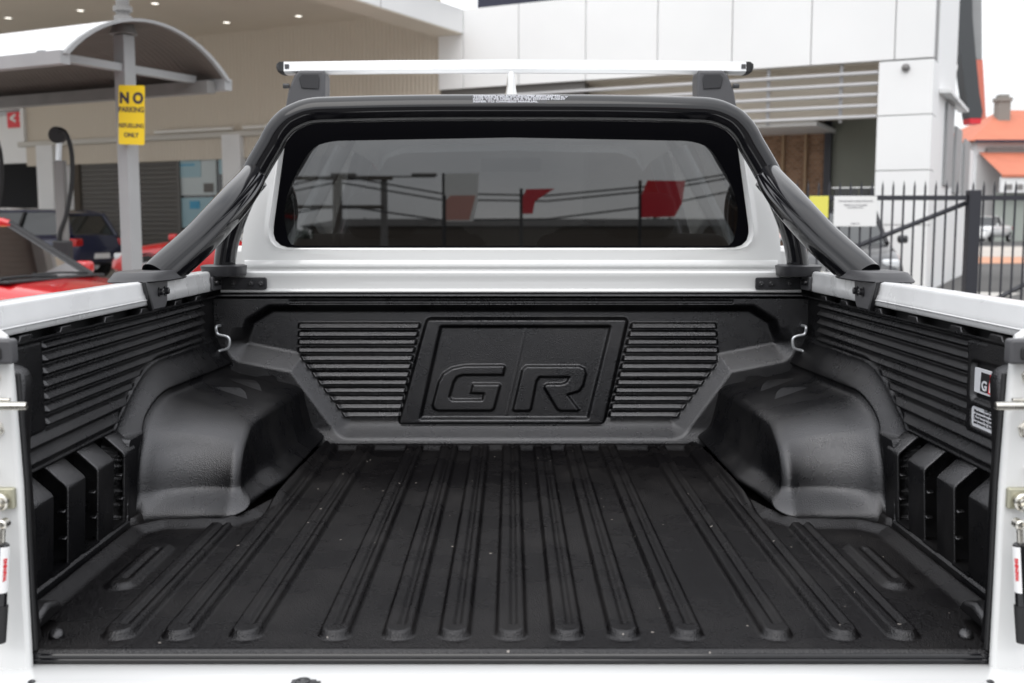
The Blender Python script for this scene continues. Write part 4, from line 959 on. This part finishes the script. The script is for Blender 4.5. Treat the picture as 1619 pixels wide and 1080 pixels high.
# corrugated lining: ribs following the arc
lb = MB(); nn = 64
for i in range(nn):
    u0 = U0+(U1-U0)*(i+.15)/nn; u1 = U0+(U1-U0)*(i+.6)/nn
    r0 = [shp(u0, *arc(k, 12, -.022)) for k in range(13)]+[shp(u0, *arc(k, 12, -.032)) for k in range(12, -1, -1)]
    r1 = [shp(u1, *arc(k, 12, -.022)) for k in range(13)]+[shp(u1, *arc(k, 12, -.032)) for k in range(12, -1, -1)]
    lb.loft([r0, r1])
lb.build('roof_lining', M['soffitcorr'], sh, 0)
er = [[shp(U1+.0, *arc(k, 18, .045)), shp(U1+.05, *arc(k, 18, .045)), shp(U1+.05, *arc(k, 18, -.05)), shp(U1+.0, *arc(k, 18, -.05))] for k in range(19)]
MB().loft(er).build('roof_end_trim', M['galv'], sh, 30)
for v_, nm in ((-span/2, 'gutter'), (span/2, 'gutter')):
    MB().loft([[shp(u, v_-.06, zf-.10), shp(u, v_+.06, zf-.10), shp(u, v_+.06, zf+.03), shp(u, v_-.06, zf+.03)] for u in (U0, U1+.03)]).build('gutter', M['galv'], sh, 0)
MB().loft([[shp(u, span/2-.22, zf-.14), shp(u, span/2-.08, zf-.14), shp(u, span/2-.08, zf+.0), shp(u, span/2-.22, zf+.0)] for u in (U0, U1-.1)]).build('purlin', M['galv_dark'], sh, 0)
uP = 0.0
pm = Matrix.Rotation(A, 4, 'Z')
pst = MB().box(-.08, .08, -.08, .08, 0, zf+rise-.16, pm).build('post', M['galv'], sh, 0, .008)
MB().cyl((0, 0, zf+rise-.08), (0, 0, 1), .15, .14, 20, .09).cyl((0, 0, zf+rise+.2), (0, 0, 1), .07, .5, 16).cyl((0, 0, zf+rise+.12), (0, 0, 1), .10, .05, 16).cyl((0, 0, zf+rise+.02), (0, 0, 1), .095, .05, 16).build('finial_pipe', M['galv_dark'], sh, 40)
MB().loft([[shp(u, v, z0) for (v, z0) in ((-span/2, zf-.02), (-span/2, zf+.06))]+[shp(u, v, z0) for (v, z0) in ((span/2-.2, zf+.06), (span/2-.2, zf-.02))] for u in (-.05, .05)]).build('cross_beam', M['galv'], sh, 0)
# no parking sign
ns = empty('no_parking_sign', (0, 0, 0), 0)
tag(ns, 'yellow rectangular no parking sign fixed on the grey shelter post', 'sign')
c0 = atY(208, 182, 11.80); SA = R(-10); ns.location = c0; ns.rotation_euler = (0, R(2.5), SA)
wS, hS = .150, .315
MB().prism(rbox(0, 0, wS, hS, .02), -.004, .004, 'y').build('sign_plate', M['yellow'], ns, 0)
MB().box(-.03, .03, .004, .10, -.2, .2).build('sign_clamp', M['galv_dark'], ns, 0)
for (s_, z, sz, sxx, bo) in (('N O', .175, .155, .95, .008), ('PARKING', .055, .080, .9, .002), ('REFUELLING', -.115, .062, .85, .0015), ('ONLY', -.215, .066, .95, .002)):
    text('sign_lettering', s_, sz, M['ink_dark'], ns, (0, -.006, z), (R(90), 0, 0), .001, 'CENTER', sxx, bo)
MB().prism(rbox(0, 0, wS-.008, hS-.008, .016), -.0046, -.004, 'y').build('sign_border', M['yellow'], ns, 0)

# ---------- cars
def car(name, label, paint, loc, rz, Lg=4.3, W=1.78, H=1.5, belt=.92, hood=.95, hatch=True, suv=0, group=None, glassm=None, cowl=.75, rear=-1.95, rim='rim'):
    c = empty(name, loc, rz); tag(c, label, 'car', group); hw = W/2; gm = glassm or M['carglass']
    nx = Lg/2; zl = .22+suv*.1
    st = [(-nx, .80, .55, .80), (-nx+.06, .9, .40, hood-.02), (-nx+.35, .97, zl, hood+.03), (-nx+.9, 1, zl, belt+.03), (0, 1, zl, belt+.01), (cowl, 1, zl, belt), (cowl+.2, .99, zl, hood), (nx-.55, .96, zl, hood-.09), (nx-.2, .88, .28, hood-.19), (nx-.03, .74, .32, .58), (nx, .70, .36, .50)]
    rings = []
    for (x, wf, z0, zt) in st:
        h = hw*wf
        half_ = [(0, z0), (h*.86, z0), (h*.97, z0+.08), (h, z0+.25*(zt-z0)), (h, z0+.6*(zt-z0)), (h*.975, z0+.85*(zt-z0)), (h*.90, zt-.03), (h*.75, zt), (0, zt+.015)]
        rings.append([(x, -a, b) for a, b in half_]+[(x, a, b) for a, b in half_[::-1][1:-1]])
    body = MB().loft(rings).build('body', paint, c, 50)
    # greenhouse
    wx0 = cowl+.18; rx0 = wx0-.80; rx1 = rear+.55; gb = rear+.05
    gl = [(gb, hw*.84, belt), (gb+.25, hw*.70, H-.10), (rx1+.1, hw*.68, H-.03), (rx0, hw*.68, H-.03), (rx0+.05, hw*.69, H-.05), (wx0, hw*.82, belt)]
    rg = []
    for (x, w_, z) in gl: rg.append((x, w_, z))
    for sgn in (-1, 1):
        poly = [(g[0], g[2]) for g in rg]
        vs = [(g[0], sgn*g[1], g[2]) for g in rg]
        MB().add(vs, [tuple(range(len(vs)))]).build('side_window', gm, c, 0)
        # pillars: windscreen post, middle post and rear post
        for (i0, i1, th_) in ((5, 4, .035), (0, 1, .06)):
            a0 = vs[i0]; a1 = vs[i1]; MB().tube([a0, a1], th_, 10).build('pillar', paint if th_ > .04 else M['ink'], c, 60)
        MB().tube([(rx0-.6, sgn*hw*.86, belt), (rx0-.75, sgn*hw*.70, H-.05)], .04, 8).build('pillar', M['ink'], c, 60)
        MB().tube([vs[1], vs[2], vs[3], vs[4]], .035, 10).build('roof_rail', paint, c, 60)
        MB().box(wx0-.30, wx0-.14, sgn*(hw+.02), sgn*(hw+.17), belt+.0, belt+.13).build('mirror', paint, c, 30, .04, 3)
        MB().box(nx-.38, nx-.12, sgn*hw*.60, sgn*hw*.88, hood-.34, hood-.21).build('headlight', M['lamp_clear'], c, 30, .04, 3)
        MB().box(-nx+.0, -nx+.28, sgn*hw*.66, sgn*hw*.93, hood-.26, hood-.08).build('tail_light', M['lamp_red'], c, 30, .03, 3)
        for x in (-nx+.82, nx-.86):
            wh = MB().lathe((x, sgn*(hw-.08), .32+suv*.04), (0, sgn, 0), [(-.10, .18), (-.11, .29), (-.07, .325), (.07, .325), (.10, .29), (.09, .2)], 26).build('wheel', M['tyre'], c, 40)
            ri = MB().lathe((x, sgn*(hw-.08), .32+suv*.04), (0, sgn, 0), [(-.03, 0), (-.03, .20), (.09, .205), (.09, .18), (.03, .17)], 22)
            for k in range(5):
                a = 2*math.pi*k/5; ri.tube([(x, sgn*(hw+.005), .32+suv*.04), (x+.18*math.cos(a), sgn*(hw+.005), .32+suv*.04+.18*math.sin(a))], .022, 6)
            ri.build('rim', M[rim], wh, 40)
            MB().lathe((x, sgn*(hw+.004), .32+suv*.04), (0, sgn, 0), [(-.05, .345), (.0, .375), (.004, .36), (-.03, .345)], 26).build('wheel_arch', M['ink'], c, 40)
    MB().add([(wx0, -hw*.82, belt), (wx0, hw*.82, belt), (rx0+.05, hw*.69, H-.05), (rx0+.05, -hw*.69, H-.05)], [(0, 1, 2, 3)]).build('windscreen', gm, c, 0)
    MB().add([(gb, -hw*.84, belt), (gb, hw*.84, belt), (gb+.25, hw*.70, H-.10), (gb+.25, -hw*.70, H-.10)], [(0, 1, 2, 3)]).build('rear_window', gm, c, 0)
    MB().loft([[(x, -hw*.70, z-.03), (x, -hw*.66, z), (x, 0, z+.025), (x, hw*.66, z), (x, hw*.70, z-.03)] for (x, z) in ((gb+.22, H-.10), (rx1+.1, H-.02), (rx0-.3, H), (rx0+.08, H-.05))]).build('roof', paint, c, 50)
    MB().box(-nx-.02, -nx+.02, -.25, .25, .48, .60).build('number_plate', M['label_white'], c, 0)
    return c, rx0, wx0, hw, belt, H
hd = R(-7.5); fwd = Vector((math.cos(hd), math.sin(hd), 0))
mid = Vector((-4.10, 9.55, 0)); cc = mid-fwd*.93
rc = car('red_hatchback', 'red hatchback with dark windscreen and wipers parked close beside the truck on the left', M['red_paint'], (cc.x, cc.y, .10), hd, 4.2, 1.80, 1.47, .93, .93, glassm=mat('dark_tinted_glass', (0, 0, 0), .03, clear=(.10, .12, .12)))
c = rc[0]
MB().tube([(.90, .75, .955), (.86, .30, .972), (.87, -.15, .975)], .012, 8).tube([(.97, .05, .955), (.91, -.35, .97), (.90, -.72, .965)], .012, 8).build('wipers', M['ink'], c, 40)
MB().box(.86, 1.04, -.78, .78, .925, .948).build('cowl', M['ink'], c, 0, .01)
MB().box(.3, .85, -.72, .72, .75, .93).build('dashboard', M['int'], c, 0, .06)
for s_ in (-.38, .38): MB().box(-.75, -.55, s_-.24, s_+.24, .3, 1.22).build('seat', M['int'], c, 0, .06)
MB().box(-1.9, .8, -.76, .76, .3, .5).build('cabin_floor', M['int'], c, 0)
mkx = MB().box(.32, .34, -.1, .12, 1.28, 1.33).build('rear_view_mirror', M['int'], c, 0)
car('navy_hatchback', 'navy blue hatchback parked tail out by the roller door', M['blue_paint'], (-11.35, 25.2, .28), R(180-18), 4.3, 1.8, 1.58, 1.0, 1.02, suv=1, rear=-2.0)
car('silver_hatchback', 'silver car parked in front of the dark workshop bay', M['silver_paint'], (-13.0, 26.2, .3), R(165), 4.3, 1.78, 1.62, .98, .98)
car('red_sedan', 'red car standing behind the grey shelter post', M['red_paint'], (-5.45, 21.0, .3), R(172), 4.3, 1.78, 1.42, .92, .9)
car('dark_hatchback', 'dark car parked behind the fence beside the brick wall', M['dark_paint'], (5.25, 17.6, .28), R(258), 4.2, 1.76, 1.5, .95, .95, rim='rim_dark')
def ute(name, label, paint, loc, rz):
    c, *_ = car(name, label, paint, loc, rz, 5.2, 1.88, 1.80, 1.15, 1.15, suv=2, cowl=1.1, rear=-.75); c['category'] = 'pickup truck'; return c
ute('white_utility', 'white utility vehicle parked far off beyond the black fence', M['white'], (31.9, 72.5, .35), R(-132))
car('grey_wagon', 'grey wagon parked beyond the fence right of the white utility, cut by the photo edge', M['silver_paint'], (35.6, 71.5, .33), R(-100), 4.6, 1.85, 1.65, 1.05, 1.02, suv=1)

# ---------- service stand with hose
def stand(name, label, px, Y, toppy, mat_=None):
    g = ground_z(Y); base = atY(px, 400, Y); top = atY(px, toppy, Y).z
    s_ = empty(name, (base.x, Y, g)); tag(s_, label, 'pump', 'hose stands')
    MB().box(-.06, .06, -.05, .05, 0, top-g-.35).build('mast', M['galv_dark'], s_, 0, .01)
    MB().tube([(-.02, 0, top-g-.42), (.0, 0, top-g-.14), (-.02, 0, top-g-.10)], .035, 10).build('arm', M['wire'], s_, 40)
    MB().lathe((-.01, 0, top-g-.05), (0, 1, 0), [(-.04, 0), (-.04, .10), (.04, .10), (.04, 0)], 18).build('hose_reel', M['black_rubber'], s_, 40)
    pts = [(.02, -.04, top-g+.0), (.10, -.04, top-g-.03), (.16, -.04, top-g-.25), (.15, -.04, top-g-.6), (.07, -.05, top-g-1.0), (-.02, -.06, top-g-1.25), (.0, -.08, top-g-1.6), (.08, -.08, top-g-1.7)]
    MB().tube(smooth_path(pts, 6), .028, 8).build('hose', M['black_rubber'], s_, 60)
    MB().box(-.09, .12, -.12, .0, top-g-1.75, top-g-1.30).build('nozzle_holder', M['black_satin'], s_, 0, .02)
    MB().box(-.52, -.02, -.16, .16, 0, top-g-1.62).build('cabinet', M['galv'], s_, 0, .02)
    MB().box(-.16, .18, -.2, -.161, top-g-2.25, top-g-1.72).build('control_panel', M['black_satin'], s_, 0, .02)
    return s_
stand('hose_stand', 'hose stand with a black hose and grey cabinet behind the red hatchback', 101, 13.0, 207)
stand('hose_stand', 'hose stand at the left photo edge with a hanging black hose', -9, 13.6, 213)

# ---------- fence and gate
def fence_piece(name, label, x0, x1, Y, diag=None, cat='fence', post=None):
    g = .12; f = empty(name, (x0, Y, g)); tag(f, label, cat)
    n = int((x1-x0)/.108)
    for i in range(n):
        x = .054+i*.108
        if x > x1-x0-.03: break
        pk = MB().box(x-.008, x+.008, -.008, .008, .05, 1.93-g-.04)
        pk.add([(x-.008, -.008, 1.93-g-.04), (x+.008, -.008, 1.93-g-.04), (x+.008, .008, 1.93-g-.04), (x-.008, .008, 1.93-g-.04), (x, 0, 1.93-g+.03)], [(0, 1, 4), (1, 2, 4), (2, 3, 4), (3, 0, 4)])
        pk.build('picket', M['fence'], f, 0)
    MB().box(0, x1-x0, -.0225, .0225, 1.781-g-.024, 1.781-g+.024).build('rail', M['fence'], f, 0)
    MB().box(0, x1-x0, -.0225, .0225, .12, .17).build('rail', M['fence'], f, 0)
    if diag: MB().tube([(diag[0]-x0, .03, diag[1]-g), (diag[2]-x0, .03, diag[3]-g)], .024, 4).build('brace', M['fence'], f, 0)
    if post is not None: MB().box(post-x0-.06, post-x0+.06, -.06, .06, 0, 1.86-g).build('post', M['fence'], f, 0, .01)
    return f
a1 = atY(1240, 405, 11.05); a2 = atY(1530, 318, 11.05)
fence_piece('picket_gate', 'black steel picket gate with a diagonal brace in front of the white column', 2.2, 4.62, 11.0, (atY(1370, 380, 11.05).x-.2, atY(1370, 380, 11.05).z-.1, a2.x, a2.z-.01), 'gate')
fence_piece('picket_fence', 'black steel picket fence with a thick post at the right edge of the photo', 4.63, 9.2, 11.0, (atY(1560, 480, 11.05).x, atY(1560, 480, 11.05).z, atY(1619, 450, 11.05).x+1.0, atY(1619, 450, 11.05).z+.55), 'fence', 4.69)
def board(name, label, px0, px1, py0, py1, m, Y=10.93):
    a = atY(px0, py0, Y); b = atY(px1, py1, Y); e = empty(name, ((a.x+b.x)/2, Y, (a.z+b.z)/2)); tag(e, label, 'sign')
    W_, H_ = (b.x-a.x)/2, (a.z-b.z)/2
    MB().box(-W_, W_, -.004, .004, -H_, H_).build('sign_plate', m, e, 0, .002)
    return e, W_, H_
e, W_, H_ = board('gate_notice', 'white notice board hanging on the black gate beside the white column', 1319, 1385, 310, 358, M['signwhite'])
for (z, s_, sz) in ((.10, 'THIS GATE IS KEPT LOCKED AFTER HOURS', .021), (.06, 'PLEASE CALL AT THE OFFICE', .021), (.035, 'FOR DELIVERIES AND PARTS', .015), (-.125, 'THANK YOU', .018)):
    text('notice_lettering', s_, sz, M['ink_dark'], e, (0, -.006, z), (R(90), 0, 0), .0005, 'CENTER', .86)
board('yellow_notice', 'plain yellow notice on the black gate left of the white notice', 1280, 1309, 310, 345, M['yellow2'])

# ---------- far house
fh = empty('far_house', (36, 88, .3)); tag(fh, 'far house with orange tiled roofs, pale walls and a grey chimney', 'house')
def fx(px, Y=88): return (px-808)/F*Y-36
def fz(py, Y=88): return EZ+(357-py)/F*Y-.3
MB().box(fx(1535), 30, 0, 10, 0, fz(226)).build('wall', M['panel_white'], fh, 0)
MB().box(fx(1548), 30, -.3, 0, fz(244), fz(236)).build('window_strip', M['galv_dark'], fh, 0)
def hip(x0, x1, y0, y1, z0, z1, ins):
    mb = MB(); ym = (y0+y1)/2
    mb.add([(x0, y0, z0), (x1, y0, z0), (x1, y1, z0), (x0, y1, z0), (x0+ins, ym, z1), (x1-ins, ym, z1)], [(0, 1, 5, 4), (1, 2, 5), (2, 3, 4, 5), (3, 0, 4), (0, 3, 2, 1)]); return mb
rf = hip(fx(1518), 32, -.8, 11, fz(226), fz(168), 5).build('roof', M['roof_orange'], fh, 0)
MB().box(fx(1525), 32, -.9, -.75, fz(229), fz(225)).build('gutter', M['dark_clad'], fh, 0)
MB().box(fx(1592), fx(1611), 3.0, 4.0, fz(200), fz(158)).box(fx(1590), fx(1613), 2.9, 4.1, fz(158), fz(152)).box(fx(1594), fx(1609), 3.1, 3.9, fz(152), fz(147)).build('chimney', M['chimney'], rf, 0)
MB().add([(fx(1532), -5, fz(282)), (32, -5, fz(282)), (32, -.2, fz(243)), (fx(1536), -.2, fz(243)), (fx(1532), -5, fz(286)), (32, -5, fz(286))], [(0, 1, 2, 3), (4, 5, 1, 0)]).build('verandah_roof', M['roof_orange'], fh, 0)
MB().box(fx(1532), 32, -4.9, -4.7, fz(308), fz(286)).build('verandah_fascia', M['panel_white'], fh, 0)
for px in (1575, 1592): MB().box(fx(px, 84), fx(px+9, 84), -4.95, -4.9, fz(304), fz(296)).build('vent', M['galv_dark'], fh, 0)
MB().box(fx(1532), 32, -4.0, -3.8, 0, fz(308)).build('wall', mat('grey_green_render', (.33, .36, .33), .8), fh, 0)

# ---------- behind the camera (seen reflected in the rear window)
def refl(px, py, D):
    """point behind the camera whose mirror image in the (nearly vertical) rear glass shows at px,py; D = distance beyond the glass"""
    g = math.atan(.012/.35); r = ray(px, py); t = 3.24/r.y; p = Vector((0, 0, EZ))+r*t
    n = Vector((0, -math.cos(g), math.sin(g))); d = r-2*r.dot(n)*n; d.normalize(); return p+d*(D/math.hypot(d.x, d.y))
def pole(name, label, cat, pxt, pyt, D, r0):
    t = refl(pxt, pyt, D); g = 0; e = empty(name, (t.x, t.y, 0)); tag(e, label, cat); MB().tube([(0, 0, 0), (0, 0, t.z)], [r0, r0*.75], 12).build('shaft', M['timber'] if cat == 'utility pole' else M['galv_dark'], e, 60); return e, t
e, t = pole('utility_pole', 'timber power pole with cross arms mirrored at the left of the rear window', 'utility pole', 533, 277, 52, .30)
for (dz, hl) in ((-.15, 2.8), (-1.6, 2.3)): MB().box(-hl, hl, -.09, .09, t.z+dz-.09, t.z+dz+.09).build('cross_arm', M['timber'], e, 0)
pt1 = t.copy()
e, t = pole('street_lamp', 'twin headed street lamp mirrored in the rear window right of the power pole', 'street lamp', 607, 279, 52, .22)
MB().box(-2.6, 2.6, -.05, .05, t.z-.05, t.z+.03).build('arm', M['galv_dark'], e, 0)
for s_ in (-1, 1): MB().box(s_*1.4, s_*2.7, -.2, .2, t.z+.02, t.z+.16).build('lamp_head', M['galv_dark'], e, 0, .05)
w2 = refl(1230, 262, 48); w3 = refl(300, 297, 60)
wi = empty('power_lines', (0, 0, 0)); tag(wi, 'overhead power lines mirrored across the rear window', 'power line')
for (dz, ex) in ((0, 0), (-.35, 0), (-1.5, 0)):
    a = Vector((w3.x, w3.y, pt1.z+dz)); b = Vector((pt1.x, pt1.y, pt1.z+dz)); c2 = Vector((w2.x, w2.y, w2.z+dz*.5))
    MB().tube([a, (a+b)/2-Vector((0, 0, .5)), b, b.lerp(c2, .25)-Vector((0, 0, 1.0)), b.lerp(c2, .5)-Vector((0, 0, 1.2)), b.lerp(c2, .75)-Vector((0, 0, .8)), c2], .045, 6).build('wire', M['ink'], wi, 60)
def flag(name, label, pts, D, m, m2=None, cloth_px=None):
    P = [refl(a, b, D) for a, b in pts]; cx = P[0].x; e = empty(name, (P[0].x, P[0].y, 0)); tag(e, label, 'flag')
    q = [(p.x-P[0].x, p.z) for p in P]
    MB().prism(q, -.01, .01, 'y').build('cloth', m, e, 0)
    MB().tube([(q[0][0], 0, 0), (q[0][0], 0, max(z for _, z in q))], .03, 8).build('mast', M['ink'], e, 60); return e, P
flag('feather_flag', 'large red feather flag mirrored at the right of the rear window', [(1012, 344), (1014, 310), (1024, 285), (1085, 285), (1080, 320), (1068, 342)], 17, M['flagred'])
flag('feather_flag', 'small torn looking red flag mirrored near the middle of the rear window', [(824, 338), (826, 312), (832, 299), (877, 298), (846, 318), (842, 338)], 17, M['flagred'])
flag('feather_flag', 'tall pale banner flag mirrored left of the middle of the rear window', [(701, 350), (702, 300), (704, 274), (757, 274), (755, 320), (748, 350)], 20, M['flagwhite'])
flag('feather_flag', 'small pale pink flag mirrored in front of the pale banner', [(703, 348), (704, 318), (712, 309), (752, 309), (748, 325), (742, 348)], 18.5, mat('faded_red_cloth', (.6, .3, .25), .7))
# tree line behind
def treeline(name, label, x0, x1, y, hmin, hmax, n, seed):
    rg_ = random.Random(seed)
    for i in range(n):
        x = x0+(x1-x0)*(i+.5)/n+rg_.uniform(-1, 1); h = rg_.uniform(hmin, hmax); yy = y+rg_.uniform(-4, 4)
        e = empty(name, (x, yy, 0)); tag(e, label, 'tree', 'trees behind the camera')
        MB().tube([(0, 0, 0), (.1, 0, h*.55)], [.25, .12], 8).build('trunk', M['timber'], e, 60)
        mb = MB()
        wv_ = rg_.uniform(2.5, 4.5)
        for k in range(900):
            a = rg_.uniform(0, 6.28); rr = rg_.random()**.5; zz_ = rg_.uniform(-1, 1); rad = wv_*rr*math.sqrt(max(0, 1-zz_*zz_*.8))
            p = Vector((rad*math.cos(a), rad*math.sin(a), h*.62+zz_*h*.38)); s_ = rg_.uniform(.15, .4)
            u = Vector((rg_.gauss(0, 1), rg_.gauss(0, 1), rg_.gauss(0, 1))).normalized(); v_ = u.orthogonal().normalized()
            mb.add([p-u*s_, p+v_*s_*.6, p+u*s_, p-v_*s_*.6], [(0, 1, 2, 3)])
        mb.build('crown', M['leaf'], e, 0, fix=False)
treeline('street_tree', 'dark street tree of the row mirrored low in the rear window', -48, 48, -78, 5.6, 7.6, 22, 5)

wh_ = empty('added_dark_building', (0, -70, 0)); tag(wh_, 'long dark building mass added behind the camera to darken the bottom of the rear window reflection', 'building')  # added building mass, keeps the low part of the rear glass reflection dark
MB().box(-60, -14, -6, 0, 0, 5.6).box(-14, 22, -6, 0, 0, 6.5).box(22, 60, -6, 0, 0, 5.2).build('wall', M['timber'], wh_, 0)
MB().prism([(-15, 6.5), (23, 6.5), (20, 7.0), (-12, 7.0)], -6, .2, 'y').build('roof', M['galv_dark'], wh_, 0)
for x in range(-10, 22, 8): MB().box(x, x+3, .0, .06, 1.0, 3.2).build('window', M['carglass'], wh_, 0)
